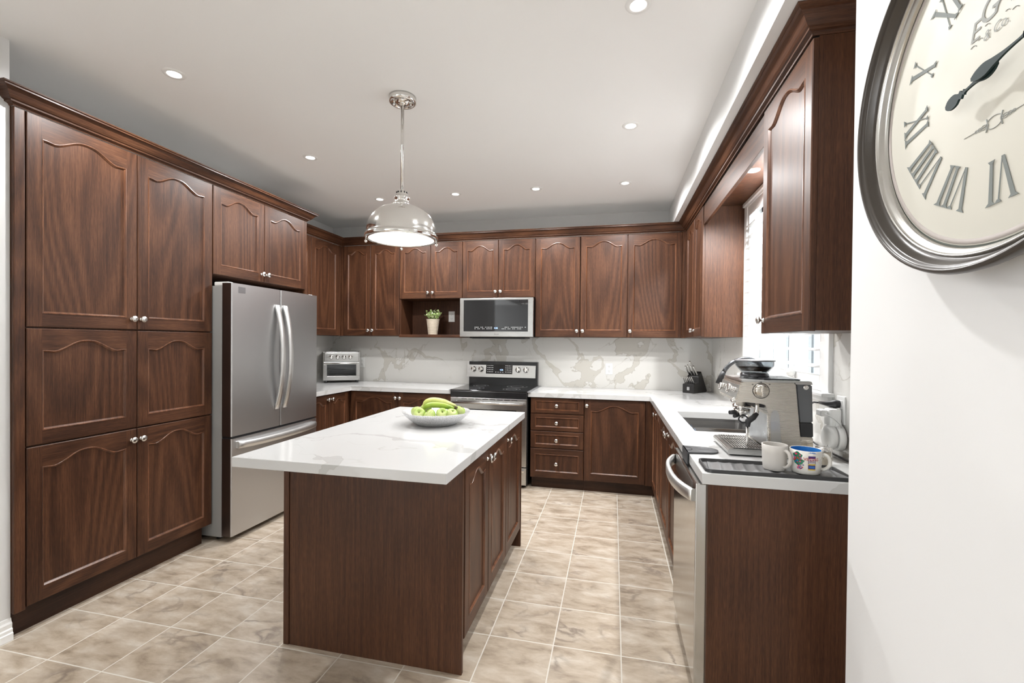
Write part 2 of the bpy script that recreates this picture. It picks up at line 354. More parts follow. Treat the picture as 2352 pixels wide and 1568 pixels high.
# ------------------------------------------------------------------ window with shutters
bm = BM()
for b in ((XR-.018, X0, 2.268, WY0, 1.12, 2.41), (XR-.018, X0, WY1, 3.64, 1.12, 2.41), (XR-.018, X0, WY0, WY1, WZ1, 2.41), (XR-.012, X0, WY0, WY1, 1.12, WZ0)): bx(bm, *b, bev=.003)
bx(bm, XR-.03, X0, 2.262, 3.646, 2.385, 2.412, .004)                          # cornice of the casing
win = struct('window_1', bm, WHITE)
def wpart(name, bm, mat): return finish(name, bm, mat, (0, 0, 0), win)
bm = BM(); bx(bm, XR-.05, X0+.10, 2.25, 3.65, 1.148, 1.166, .004); wpart('window_sill', bm, WHITE)
bm = BM()
ym = (WY0+WY1)/2
for b in ((X0+.07, X0+.11, WY0, WY0+.04, WZ0, WZ1), (X0+.07, X0+.11, WY1-.04, WY1, WZ0, WZ1), (X0+.07, X0+.11, WY0, WY1, WZ0, WZ0+.045), (X0+.07, X0+.11, WY0, WY1, WZ1-.045, WZ1), (X0+.07, X0+.11, ym-.035, ym+.035, WZ0, WZ1)): bx(bm, *b)
wpart('window_frame', bm, WHITE)
bm = BM(); bx(bm, X0+.088, X0+.092, WY0+.04, WY1-.04, WZ0+.045, WZ1-.045); wpart('window_pane', bm, PANE)
for k, (ya, yb, lab) in enumerate(((WY0, ym, 'white louvred shutter panel at the near half of the kitchen window'), (ym, WY1, 'white louvred shutter panel at the far half, beside the corner cabinet side'))):
    t = Thing('window_shutter', lab, 'shutter', (XR, (ya+yb)/2, WZ0), 'plantation shutters on the window')
    xa, xb = XR-.012, XR+.014; bm = BM(); s = .038
    bx(bm, xa, xb, ya+.002, ya+s, WZ0+.002, WZ1-.002, .002); bx(bm, xa, xb, yb-s, yb-.002, WZ0+.002, WZ1-.002, .002)
    bx(bm, xa, xb, ya+s, yb-s, WZ0+.002, WZ0+.075, .002); bx(bm, xa, xb, ya+s, yb-s, WZ1-.07, WZ1-.002, .002)
    t.part('shutter_frame', bm, SHUT)
    z = WZ0+.115
    while z < WZ1-.09:
        bm = BM(); a = math.radians(6); pts = []
        for i in range(12):
            q = 2*PI*i/12; px, pz = .038*math.cos(q), .0052*math.sin(q); pts.append((XR+.002+px*math.cos(a)-pz*math.sin(a), z+px*math.sin(a)+pz*math.cos(a)))
        ring_faces(bm, [[bm.verts.new((x, y, zz)) for x, zz in pts] for y in (ya+s, yb-s)], True, 0, True, True)
        t.part('louver', bm, SHUT); z += .0785
    bm = BM(); bx(bm, XR-.046, XR-.036, (ya+yb)/2-.007, (ya+yb)/2+.007, WZ0+.09, WZ1-.1, .002); t.part('tilt_rod', bm, SHUT)
t = Thing('neighbouring_house', 'grey siding of the house next door seen through the window', 'building', (3.25, 6, -.5))
bm = BM(); bx(bm, 3.2, 3.3, 0, 12, -.5, 3.4); t.part('siding_wall', bm, SIDING)
for y in (5.2, 7.4, 9.3):
    bm = BM(); bx(bm, 3.17, 3.2, y, y+.12, .6, 2.4); bx(bm, 3.17, 3.2, y+.9, y+1.02, .6, 2.4); bx(bm, 3.17, 3.2, y, y+1.02, 2.28, 2.4); bx(bm, 3.17, 3.2, y, y+1.02, .6, .72); t.part('window_frame', bm, plain('outside_frame', (.06, .065, .07), .6))

# ------------------------------------------------------------------ cabinets
KNOBP = [(q*1.2, z) for q, z in [(.0085, 0), (.0085, .002), (.005, .004), (.0045, .012), (.007, .016), (.0135, .019), (.0152, .0225), (.0145, .026), (.010, .0295), (.004, .031), (.0005, .0312)]]
def plane_map(facing, p):
    if facing == 'x+': return lambda u, dd, v: Vector((p+dd, u, v))
    if facing == 'x-': return lambda u, dd, v: Vector((p-dd, u, v))
    return lambda u, dd, v: Vector((u, p-dd, v))
def front(t, facing, p, u0, u1, v0, v1, knob=None, arch=True, name='door', s=.058, rise=None, parent=None):
    """a framed cabinet front standing 2 cm proud of plane p; knob = (u, v)"""
    P = plane_map(facing, p); bm = BM(); w = u1-u0; D = .020
    s = min(s, .17*w); bot = min(.064, .2*(v1-v0)); top = min(.052, .2*(v1-v0)); rise = (min(.05, .165*(w-2*s)) if arch else 0) if rise is None else rise
    n = 25 if arch else 2
    def inner(ins):
        a, b, lo, hi = u0+s+ins, u1-s-ins, v0+bot+ins, v1-top-ins
        pts = [(b, lo), (a, lo)]
        for i in range(n):
            x = i/(n-1); q = abs(2*x-1)
            if arch: z = hi-rise+rise*(.5+.5*math.cos(PI*min(1, q/.74)**1.22))-.004*math.exp(-((q-.76)/.10)**2)
            else: z = hi
            pts.append((a+(b-a)*x, z))
        return pts
    def vv(u, dd, v): return bm.verts.new(P(u, dd, v))
    def quad(pts, mi, sm=False):
        f = bm.faces.new([vv(*q) for q in pts]); f.material_index = mi; f.smooth = sm
    e = .003
    # chamfered outer edge and back
    o0 = [(u0, 0), (u1, 0)]
    L0 = [vv(u0, 0, v0), vv(u1, 0, v0), vv(u1, 0, v1), vv(u0, 0, v1)]; L1 = [vv(u0, D-e, v0), vv(u1, D-e, v0), vv(u1, D-e, v1), vv(u0, D-e, v1)]
    L2 = [vv(u0+e, D, v0+e), vv(u1-e, D, v0+e), vv(u1-e, D, v1-e), vv(u0+e, D, v1-e)]
    ring_faces(bm, [L0, L1, L2], True, 0, False, False, False); bm.faces.new(L0[::-1])
    I = inner(0)
    quad([(u0+e, D, v0+e), (u0+s, D, v0+e), (u0+s, D, v1-e), (u0+e, D, v1-e)], 0); quad([(u1-s, D, v0+e), (u1-e, D, v0+e), (u1-e, D, v1-e), (u1-s, D, v1-e)], 0)
    quad([(u0+s, D, v0+e), (u1-s, D, v0+e), (u1-s, D, v0+bot), (u0+s, D, v0+bot)], 1)
    for a, b in zip(I[2:], I[3:]): quad([(a[0], D, a[1]), (b[0], D, b[1]), (b[0], D, v1-e), (a[0], D, v1-e)], 1)
    rings = []
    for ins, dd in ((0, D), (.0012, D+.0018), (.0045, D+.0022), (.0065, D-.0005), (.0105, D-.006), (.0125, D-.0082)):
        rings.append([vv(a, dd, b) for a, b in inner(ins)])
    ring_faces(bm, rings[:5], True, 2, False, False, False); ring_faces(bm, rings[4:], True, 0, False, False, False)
    bm.faces.new(rings[-1]).material_index = 0
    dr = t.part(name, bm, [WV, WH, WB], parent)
    if knob:
        b2 = BM(); lathe(b2, KNOBP, P(knob[0], D, knob[1]), facing if facing != 'y-' else 'y-', 20); t.part('knob', b2, SATIN, dr)
    return dr

# pantry wall
t = Thing('pantry_cabinet', 'tall six-door dark wood pantry cabinet left of the fridge', 'cabinet', (-2.95, 2.02, 0))
bm = BM(); bx(bm, XL, PF-.02, 1.4975, 2.5375, .118, ZD); t.part('body', bm, WP)
bm = BM(); bx(bm, PF-.02, PF-.001, 1.4975, 1.5395, .112, ZD, .004); t.part('side_filler', bm, WV)
bm = BM(); bx(bm, XL, PF-.045, 1.4975, 2.5, 0, .117); t.part('toe_kick', bm, WD)
for y0, y1, ky in ((1.5435, 2.0410, 2.012), (2.0450, 2.5355, 2.064)):
    front(t, 'x+', PF-.02, y0, y1, .124, .866, (ky, .806)); front(t, 'x+', PF-.02, y0, y1, .8735, 1.4245); front(t, 'x+', PF-.02, y0, y1, 1.432, 2.428, (ky, 1.492))
PANTRY = t
t = Thing('wall_cabinet', 'short dark wood two-door cabinet above the fridge', 'cabinet', (-2.95, 3.02, 1.82))
bm = BM(); bx(bm, XL, PF-.02, 2.539, 3.4785, 1.822, ZD); t.part('body', bm, WP)
bm = BM(); bx(bm, XL, PF-.002, 3.479, 3.4985, 0, ZD); t.part('side_panel', bm, WP)
front(t, 'x+', PF-.02, 2.5435, 3.001, 1.826, 2.428, (2.975, 1.887)); front(t, 'x+', PF-.02, 3.005, 3.476, 1.826, 2.428, (3.03, 1.887))

BOUNCE = plain('pale_bounce', (.80, .79, .76), .6)  # pale boards hidden on the cabinet tops, added to bounce light upward
def bounceboard(t, *b): bm = BM(); bx(bm, *b, ZD+.0005, ZD+.004); t.part('bounce_board', bm, BOUNCE)
bounceboard(PANTRY, XL, PF-.03, 1.50, 2.536); bounceboard(t, XL, PF-.03, 2.54, 3.478)
# wall units: left return and back wall
XRET = -2.965
t = Thing('wall_cabinet', 'dark wood wall cabinet in the far left corner, half hidden by the fridge', 'cabinet', (-3.12, 4.0, ZU))
bm = BM(); bx(bm, XL, XRET-.02, 3.499, B, ZU, ZD); t.part('body', bm, WP)
front(t, 'x+', XRET-.02, 3.503, 3.972, ZU+.002, 2.425); front(t, 'x+', XRET-.02, 3.978, 4.445, ZU+.002, 2.425)
bm = BM(); bx(bm, XRET-.02, XRET-.004, 4.448, YU, ZU, ZD); t.part('corner_filler', bm, WV)
bounceboard(t, XL, XRET-.03, 3.50, B)
def upper(name, lab, x0, x1, doors, zb=ZU, filler=None):
    t = Thing(name, lab, 'cabinet', ((x0+x1)/2, B-.15, zb))
    bm = BM(); bx(bm, x0, x1, YU+.02, B, zb, ZD); t.part('body', bm, WP); bounceboard(t, x0+.002, x1-.002, YU+.03, B)
    for u0, u1, k in doors: front(t, 'y-', YU+.02, u0, u1, zb+.002, 2.425, (k, zb+.062), s=.05)
    if filler: bm = BM(); bx(bm, filler[0], filler[1], YU+.004, YU+.02, zb, ZD); t.part('corner_filler', bm, WV)
    return t
upper('wall_cabinet', 'tall two-door wall cabinet right of the far left corner, above the toaster oven', XRET-.018, -2.2605, [(-2.934, -2.605, -2.628), (-2.601, -2.2625, -2.578)], filler=(XRET-.003, -2.936))
t = upper('wall_cabinet', 'short two-door wall cabinet over an open niche holding a potted plant', -2.2598, -1.5465, [(-2.257, -1.903, -1.928), (-1.899, -1.549, -1.874)], zb=1.832)
bm = BM(); bx(bm, -2.2598, -2.242, YU+.01, B-.016, 1.451, 1.8315); t.part('side_panel', bm, WP)
bm = BM(); bx(bm, -1.563, -1.5465, YU+.01, B-.016, 1.451, 1.8315); t.part('side_panel', bm, WP)
bm = BM(); bx(bm, -2.2598, -1.5465, B-.016, B, 1.42, 1.8315); t.part('back_panel', bm, WP)
bm = BM(); bx(bm, -2.2598, -1.5465, YU-.004, B-.016, 1.42, 1.4505, .003); t.part('shelf', bm, WH)
upper('wall_cabinet', 'short two-door wall cabinet directly above the microwave', -1.5458, -.7735, [(-1.5435, -1.161, -1.186), (-1.157, -.776, -1.132)], zb=1.832)
upper('wall_cabinet', 'tall two-door wall cabinet right of the microwave', -.7728, .1275, [(-.770, -.3285, -.354), (-.3205, .125, -.297)])
upper('wall_cabinet', 'tall single-door wall cabinet on the back wall in the right corner', .1282, XU+.018, [(.131, .621, .154)], filler=(.623, XU))
# wall units on the window side
t = Thing('wall_cabinet', 'narrow-looking two-door wall cabinet between the right corner and the window', 'cabinet', (.8, 4.07, ZU))
bm = BM(); bx(bm, XU+.02, XR, 3.66, YU+.018, ZU, ZD); t.part('body', bm, WP)
front(t, 'x-', XU+.02, 3.664, 4.028, ZU+.002, 2.425, (4.0, 1.492), s=.05); front(t, 'x-', XU+.02, 4.032, 4.42, ZU+.002, 2.425, (4.06, 1.492), s=.05)
bm = BM(); bx(bm, XU+.001, XU+.02, 4.424, YU+.002, ZU, ZD); t.part('corner_filler', bm, WV)
t = Thing('wall_cabinet', 'single-door wall cabinet nearest the wall clock, right of the window', 'cabinet', (.8, 1.98, ZU))
bm = BM(); bx(bm, XU+.0205, XR, 1.731, 2.245, ZU-.002, ZD, .001); t.part('body', bm, WP)
front(t, 'x-', XU+.02, 1.733, 2.243, ZU-.004, 2.425, (2.212, 1.488))
t = Thing('window_valance', 'dark wood valance and soffit board bridging the cabinets over the window', 'valance', (.8, 2.95, 2.28))
bm = BM(); bx(bm, XU+.008, XU+.028, 2.246, 3.659, 2.283, ZD, .001); t.part('fascia', bm, WH)
bm = BM(); bx(bm, XU+.028, XR, 2.246, 3.659, 2.414, ZD); t.part('soffit_board', bm, WH)
# crown mouldings
CROWN = [(0, 0), (.004, 0), (.006, .006), (.012, .010), (.020, .012), (.021, .019), (.027, .022), (.034, .030), (.046, .048), (.058, .057), (.067, .060), (.067, .066), (.073, .069), (.074, .075), (0, .075)]
CR = [(a, ZD+b) for a, b in CROWN]
bm = BM(); sweep(bm, CR, [(-2.68, 1.4975), (PF, 1.4975), (PF, 3.499), (-2.85, 3.499)])
single('crown_moulding', bm, WH, 'dark crown moulding along the top of pantry and fridge cabinets', 'moulding', (-2.7, 2.5, ZD))
bm = BM(); sweep(bm, CR, [(XRET, 3.50), (XRET, YU), (XU, YU), (XU, 1.731), (XR, 1.731)])
single('crown_moulding', bm, WH, 'dark crown moulding running round the back wall and window side cabinets', 'moulding', (-.5, 4.4, ZD))

# base units
HB = H-ST
YB, XBF = 4.188, .345
t = Thing('base_cabinet', 'dark wood base cabinet in the left return beside the fridge', 'cabinet', (-2.95, 3.8, 0))
bm = BM(); bx(bm, XL, -2.675, 3.5, YB+.02, .105, HB); t.part('body', bm, WP)
bm = BM(); bx(bm, XL, -2.73, 3.5, YB+.02, 0, .104); t.part('toe_kick', bm, WD)
front(t, 'x+', -2.675, 3.504, 3.835, .112, .858, (3.805, .812)); front(t, 'x+', -2.675, 3.839, 4.145, .112, .858, (3.869, .812))
t = Thing('base_cabinet', 'dark wood two-door base cabinet left of the stove', 'cabinet', (-2.1, 4.5, 0))
bm = BM(); bx(bm, -2.675, -1.548, YB+.0202, B, .105, HB); t.part('body', bm, WP)
bm = BM(); bx(bm, -2.73, -1.548, YB+.07, B, 0, .104); t.part('toe_kick', bm, WD)
front(t, 'y-', YB+.02, -2.652, -2.122, .112, .858, (-2.142, .803)); front(t, 'y-', YB+.02, -2.118, -1.552, .112, .858, (-2.093, .803))
t = Thing('drawer_cabinet', 'dark wood four-drawer base unit right of the stove', 'cabinet', (-.5, 4.5, 0))
bm = BM(); bx(bm, -.756, -.257, YB+.02, B, .103, HB); t.part('body', bm, WP)
bm = BM(); bx(bm, -.75, -.257, YB+.06, B, 0, .102); t.part('toe_kick', bm, WD)
for v0, v1, kz in ((.714, .858, .788), (.552, .708, .627), (.389, .546, .465), (.110, .383, .246)):
    front(t, 'y-', YB+.02, -.754, -.260, v0, v1, (-.508, kz), arch=False, name='drawer', s=.042)
t = Thing('base_cabinet', 'dark wood single-door base unit between drawers and inner corner', 'cabinet', (.05, 4.5, 0))
bm = BM(); bx(bm, -.256, .362, YB+.02, B, .103, HB); t.part('body', bm, WP)
bm = BM(); bx(bm, -.256, .40, YB+.06, B, 0, .102); t.part('toe_kick', bm, WD)
front(t, 'y-', YB+.02, -.253, .287, .110, .858, (-.23, .801))
bm = BM(); bx(bm, .291, .345, YB+.004, YB+.02, .103, HB); t.part('corner_filler', bm, WV)
t = Thing('base_cabinet', 'dark wood corner base unit with narrow doors before the inner corner', 'cabinet', (.65, 3.85, 0))
bm = BM(); bx(bm, XBF+.02, XR, 3.50, YB+.0195, .103, HB); t.part('body', bm, WP)
bm = BM(); bx(bm, .41, XR, 3.50, YB+.0195, 0, .102); t.part('toe_kick', bm, WD)
front(t, 'x-', XBF+.02, 3.503, 3.772, .110, .858); front(t, 'x-', XBF+.02, 3.776, 4.165, .110, .858, (3.805, .803))
t = Thing('base_cabinet', 'dark wood two-door base unit beneath the sink', 'cabinet', (.65, 2.95, 0))
bm = BM(); bx(bm, XBF+.02, XR, 2.392, 2.575, .103, HB); bx(bm, XBF+.02, XR, 3.36, 3.4995, .103, HB); bx(bm, XBF+.02, .42, 2.575, 3.36, .103, HB); bx(bm, .42, XR, 2.575, 3.36, .103, .60); t.part('body', bm, WP)
bm = BM(); bx(bm, .41, XR, 2.392, 3.4995, 0, .102); t.part('toe_kick', bm, WD)
front(t, 'x-', XBF+.02, 2.49, 2.991, .110, .858, (2.962, .803)); front(t, 'x-', XBF+.02, 2.995, 3.497, .110, .858, (3.024, .803))
bm = BM(); bx(bm, XBF+.002, XBF+.02, 2.392, 2.487, .103, HB); t.part('side_filler', bm, WV)
bm = BM(); bx(bm, XBF, XR, 1.772, 1.789, 0, HB, .001); single('end_panel', bm, WP, 'dark wood end panel closing the right counter below the mugs', 'panel', (.65, 1.78, 0))

# dishwasher
t = Thing('dishwasher', 'stainless dishwasher with a curved bar handle under the right worktop', 'dishwasher', (.65, 2.09, 0))
bm = BM(); bx(bm, .35, XR-.03, 1.792, 2.388, .10, HB-.004); t.part('body', bm, GREYP)
bm = BM(); bx(bm, .306, .349, 1.791, 2.386, .098, .859, .003); t.part('door', bm, plain('dishwasher_steel', (.52, .515, .50), .16, 1))
bm = BM(); bx(bm, .385, .40, 1.792, 2.386, 0, .097); t.part('kick_plate', bm, BPLAST)
bm = BM(); bx(bm, .3045, .3065, 1.86, 2.32, .770, .845, .0005); t.part('recess_shade_plate', bm, plain('recess_shade', (.22, .21, .20), .3, .9))  # flat plate standing for the handle pocket, its shade put into the colour
bm = BM(); rings = []
for i in range(25):
    q = -1+2*i/24; y = 2.085+.275*q; x = .250+.052*abs(q)**2.6; th = .011
    nx, ny = Vector((-1, 0)), None
    t2 = Vector((.052*2.6*abs(q)**1.6*(1 if q > 0 else -1)/.275, 1)).normalized(); nn = Vector((t2.y, -t2.x))
    rings.append([bm.verts.new((x+nn.x*a, y+nn.y*a, .808+b)) for a, b in ((-th*.6, -.023), (-th, -.018), (-th, .018), (-th*.6, .023), (th*.5, .023), (th*.5, -.023))])
ring_faces(bm, rings, True, 0, True, True, True); t.part('handle', bm, HANDLE)
bm = BM(); bx(bm, .3045, .306, 2.27, 2.345, .69, .735, .0005); t.part('badge', bm, NICKEL)

# island
t = Thing('island_cabinet', 'freestanding dark wood island base with doors facing the sink side', 'cabinet', (-1.02, 2.38, 0))
IX0, IX1, IY0, IY1 = -1.449, -.5976, 1.7626, 2.99
bm = BM(); bx(bm, IX0+.03, IX1-.02, IY0+.018, IY1-.018, .118, HB); t.part('body', bm, WP)
bm = BM(); bx(bm, IX0+.04, IX1-.08, IY0+.03, IY1-.03, 0, .117); t.part('toe_kick', bm, WD)
bm = BM(); bx(bm, IX0+.03, IX1, IY0, IY0+.018, 0, HB, .001); t.part('end_panel', bm, WP)
bm = BM(); bx(bm, IX0+.03, IX1, IY1-.018, IY1, 0, HB, .001); t.part('end_panel', bm, WP)
bm = BM(); bx(bm, IX0, IX0+.028, IY0-.004, IY1, 0, HB, .002); t.part('back_panel', bm, WP)
for u0, u1, k in ((1.797, 2.158, 2.13), (2.164, 2.532, 2.192), (2.538, 2.95, 2.568)):
    front(t, 'x+', IX1-.02, u0, u1, .130, .858, (k, .806))

# ------------------------------------------------------------------ worktops, backsplash, sink
bm = BM(); prism(bm, [(XL, 3.50), (-2.63, 3.50), (-2.63, 4.1634), (-1.5445, 4.1634), (-1.5445, B), (XL, B)], HB, H)
bmesh.ops.bevel(bm, geom=[e for e in bm.edges], offset=.002, segments=1, affect='EDGES')
single('countertop', bm, QUARTZ, 'white quartz worktop left of the stove with the toaster oven on it', 'countertop', (-2.5, 4.4, H))
SX0, SX1, SY0, SY1 = .438, .84, 2.606, 3.323
bm = BM(); bx(bm, -.7765, .323, 4.1634, B, HB, H); bx(bm, .323, XR, SY1, B, HB, H); bx(bm, .323, SX0, SY0, SY1, HB, H); bx(bm, SX1, XR, SY0, SY1, HB, H); bx(bm, .323, XR, YE, SY0, HB, H, .002)
single('countertop', bm, QUARTZ, 'white quartz worktop right of the stove turning along the window, sink cut in', 'countertop', (.6, 3.5, H))
bm = BM(); bx(bm, -1.498, -.578, 1.521, 2.992, HB, H, .003); single('countertop', bm, QUARTZ, 'white quartz island top with the fruit bowl on it', 'countertop', (-1.04, 2.25, H))
for lab, lo, *bs in (('grey-beige veined stone backsplash along the back wall behind the stove', (-1, B, H), (XL, XR, B, B+.012, H, ZU)),
                     ('short strip of veined stone backsplash on the left wall beside the fridge', (XL, 4.1, H), (XL-.012, XL, 3.50, B, H, ZU)),
                     ('veined stone backsplash on the window wall around the shutters', (XR, 3, H), (XR, X0, 3.6405, B, H, ZU), (XR, X0, 1.557, 2.2675, H, ZU), (XR, X0, 2.2675, 3.6405, H, 1.119))):
    bm = BM()
    for q in bs: bx(bm, *q)
    single('backsplash', bm, SPLASH, lab, 'backsplash', lo)
SINKS = brushed('sink_steel', (.34, .335, .33), .30)
t = Thing('sink', 'undermount stainless double-bowl sink below the window', 'sink', (.64, 2.96, .68))
def basin(y0, y1):
    bm = BM(); P = []
    for z, g in ((HB-.001, .0), (HB-.02, -.004), (.70, .012), (.685, .03)):
        q = []; x0, x1, a, b, rr = SX0-.004+g, SX1+.004-g, y0+g, y1-g, .03
        for cx, cy, s in ((x1-rr, b-rr, 0), (x0+rr, b-rr, 1), (x0+rr, a+rr, 2), (x1-rr, a+rr, 3)):
            for k in range(5): an = PI/2*(s+k/4); q.append(bm.verts.new((cx+rr*math.cos(an), cy+rr*math.sin(an), z)))
        P.append(q)
    ring_faces(bm, P, True, 0, False, True, False); return bm
YM = 2.95
t.part('far_bowl', basin(YM+.012, SY1+.004), SINKS, recalc=False); t.part('near_bowl', basin(SY0-.004, YM-.012), SINKS, recalc=False)
bm = BM(); bx(bm, SX0, SX1, YM-.014, YM+.014, HB-.03, HB-.018, .004); t.part('divider', bm, STEEL)
bm = BM(); lathe(bm, [(.0, .0), (.03, .0), (.036, .004), (.04, .0)], (.64, 3.14, .6855), n=24); t.part('drain', bm, NICKEL)
bm = BM(); lathe(bm, [(.0, .0), (.03, .0), (.036, .004), (.04, .0)], (.64, 2.78, .6855), n=24); t.part('drain', bm, NICKEL)
t = Thing('faucet', 'dark gunmetal pull-down faucet arching over the sink behind the coffee machine', 'faucet', (.885, 2.95, H))
GUN = plain('gunmetal', (.13, .135, .145), .25, .9)
bm = BM(); lathe(bm, [(.027, 0), (.027, .006), (.02, .012), (.0185, .10), (.016, .11)], (.885, 2.95, H), n=20); t.part('base', bm, GUN)
bm = BM(); tube(bm, [(.885, 2.95, 1.0), (.885, 2.95, 1.16)]+bez((.885, 2.95, 1.17), (.885, 2.95, 1.32), (.71, 2.95, 1.33), (.655, 2.95, 1.21), 16), .0125, 12); t.part('neck', bm, GUN)
bm = BM(); tube(bm, [(.655, 2.95, 1.212), (.645, 2.95, 1.19), (.626, 2.95, 1.138)], [.014, .0165, .019], 14); t.part('spray_head', bm, BPLAST)
bm = BM(); tube(bm, [(.885, 2.935, 1.0), (.885, 2.87, 1.03)], .008, 10); t.part('lever', bm, GUN)
bm = BM(); g = []
for i in range(15):
    row = []
    for j in range(9):
        a = i/14; b = j/8; row.append(bm.verts.new((.446+.05*b+.012*math.sin(9*a+3*b)*b, 2.63+.21*a+.01*math.sin(7*b), .902-.13*b*(1-.35*math.sin(5*a))-.01*math.cos(13*a)+.03*b*a)))
    g.append(row)
for a, b in zip(g, g[1:]):
    for j in range(8): f = bm.faces.new((a[j], a[j+1], b[j+1], b[j])); f.smooth = True
bmesh.ops.solidify(bm, geom=bm.faces[:], thickness=.006)
single('dishcloth', bm, CLOTH, 'crumpled blue-grey cloth hanging at the left edge of the sink', 'cloth', (.46, 2.72, .8))
bm = BM(); lathe(bm, [(.0, .0), (.075, .0), (.12, .016), (.121, .020), (.115, .019), (.072, .006), (.0, .005)], (.70, 2.78, .775), axis=(Vector((1, 0, 0)), Vector((0, .94, .34)), Vector((0, -.34, .94))), n=36)
single('wooden_plate', bm, TANW, 'tan plate lying in the near sink bowl', 'plate', (.70, 2.78, .70))

# ------------------------------------------------------------------ refrigerator
t = Thing('refrigerator', 'large stainless french-door refrigerator between pantry and corner cabinets', 'refrigerator', (-2.85, 2.99, 0))
FX, FY0, FY1, FM = -2.5, 2.545, 3.443, 2.994
bm = BM(); bx(bm, -3.22, -2.592, FY0+.004, FY1-.004, .03, 1.745, .003); t.part('body', bm, GREYP)
bm = BM()
for y in (FY0+.06, FY1-.06):
    for x in (-3.15, -2.66): lathe(bm, [(.02, 0), (.02, .03)], (x, y, 0), n=12)
t.part('feet', bm, BPLAST)
DSIDE = brushed('door_side_reflection', (.17, .14, .13), .35)  # steel darkened brown: the cabinet's reflection is put into the colour
def curved_front(y0, y1, z0, z1, bulge):
    bm = BM(); n = 14; e = .006
    def prof(y): return FX-bulge+bulge*(1-((y-FM)/(.5*(FY1-FY0)))**2)
    ys = [y0, y0+e]+[y0+e+(y1-y0-2*e)*i/n for i in range(1, n)]+[y1-e, y1]
    def ringz(z): return [bm.verts.new((prof(y)-(e if k in (0, len(ys)-1) else 0), y, z)) for k, y in enumerate(ys)]+[bm.verts.new((-2.584, y1, z)), bm.verts.new((-2.584, y0, z))]
    ring_faces(bm, [ringz(z0), ringz(z1)], True, 0, True, True, False)
    for f in bm.faces:
        if abs(f.normal.y) > .9 or abs(f.calc_center_median().y-y0) < .001: f.material_index = 1
    return bm
dl = t.part('door', curved_front(FY0, FM-.0025, .722, 1.763, .008), [STEELD, DSIDE]); dr = t.part('door', curved_front(FM+.0025, FY1, .722, 1.763, .008), [STEELD, DSIDE])
dd = t.part('freezer_drawer', curved_front(FY0, FY1, .042, .706, .008), [STEELD, DSIDE])
for y, par in ((FM-.042, dl), (FM+.042, dr)):
    bm = BM(); rings = []
    for i in range(25):
        q = -1+2*i/24; z = 1.25+.395*q; x = FX+.062-.058*abs(q)**2.2
        rings.append([bm.verts.new((x+a, y+b, z)) for a, b in ((-.010, -.021), (.004, -.021), (.009, -.014), (.009, .014), (.004, .021), (-.010, .021))])
    ring_faces(bm, rings, True, 0, True, True, True); t.part('handle', bm, HANDLE, par)
bm = BM(); rings = []
for i in range(21):
    q = -1+2*i/20; y = FM+.41*q; x = FX+.034-.024*abs(q)**4; z = .650+.010*q*q
    rings.append([bm.verts.new((x+a, y, z+b)) for a, b in ((-.03, -.020), (.002, -.024), (.010, -.016), (.010, .016), (.002, .024), (-.03, .020))])
ring_faces(bm, rings, True, 0, True, True, True); t.part('handle', bm, HANDLE, dd)
bm = BM(); bx(bm, -2.584, -2.5835, FY0+.01, FY1-.01, .707, .721); bx(bm, -2.60, -2.52, FY0+.01, FY1-.01, .7075, .7205); t.part('seal', bm, BPLAST)
for y in (FY0+.03, FY1-.03):
    bm = BM(); bx(bm, -2.66, -2.545, y-.022, y+.022, 1.7455, 1.772, .006); t.part('hinge_cover', bm, WPLAST)
bm = BM(); bx(bm, FX-.0065, FX-.0045, 2.60, 2.66, 1.70, 1.742); t.part('badge', bm, plain('badge_grey', (.30, .30, .31), .35, .8), dl)

# ------------------------------------------------------------------ stove
t = Thing('stove', 'freestanding stainless electric stove with black glass top and rear controls', 'stove', (-1.161, 4.45, 0))
RX0, RX1, RF = -1.541, -.781, 4.15
bm = BM(); bx(bm, RX0, RX1, RF+.03, B-.03, .03, .893); t.part('body', bm, BLACK)
bm = BM(); bx(bm, RX0, RX1, RF-.012, RF+.03, .846, .906, .006); t.part('front_rail', bm, BLACK)
bm = BM(); bx(bm, RX0-.001, RX1+.001, RF-.014, B-.072, .906, .9155, .003); t.part('cooktop', bm, BGLASS)
for x, y, rr in ((-1.36, 4.32, .105), (-.97, 4.32, .085), (-1.36, 4.58, .08), (-.97, 4.58, .105)):
    bm = BM()
    for q in (rr, rr*.62): lathe(bm, [(q-.0015, 0), (q-.0015, .0003), (q+.0015, .0003), (q+.0015, 0)], (x, y, .9155), n=48, cap0=False, cap1=False)
    t.part('burner_ring', bm, plain('burner_print', (.16, .16, .165), .3))
bm = BM(); bx(bm, RX0-.016, RX0-.001, RF-.01, B-.005, .9075, .9105); t.part('gap_trim', bm, plain('gap_trim_grey', (.20, .20, .21), .4))
bm = BM(); bx(bm, RX1+.001, RX1+.03, RF-.01, B-.005, .9075, .9105); t.part('gap_trim', bm, plain('gap_trim_silicone', (.20, .20, .21), .4))
bm = BM(); bx(bm, RX0, RX1, B-.072, B-.002, .893, 1.166, .002); t.part('backguard', bm, BLACK)
bm = BM(); plate(bm, [(-1.560, B-.066, 1.164), (-1.560, B-.094, .998), (-.800, B-.094, .998), (-.800, B-.066, 1.164)], (0, .018, 0)); cp = t.part('control_panel', bm, STEEL)
sl = .028/.166
def onpanel(x, z, dd): return Vector((x, B-.066-(1.164-z)*sl-dd, z))
bm = BM(); plate(bm, [onpanel(-1.345, 1.137, .002), onpanel(-1.345, 1.035, .002), onpanel(-1.052, 1.035, .002), onpanel(-1.052, 1.137, .002)], (0, .001, 0)); t.part('touch_panel', bm, BGLASS, cp)
bm = BM(); random.seed(3)
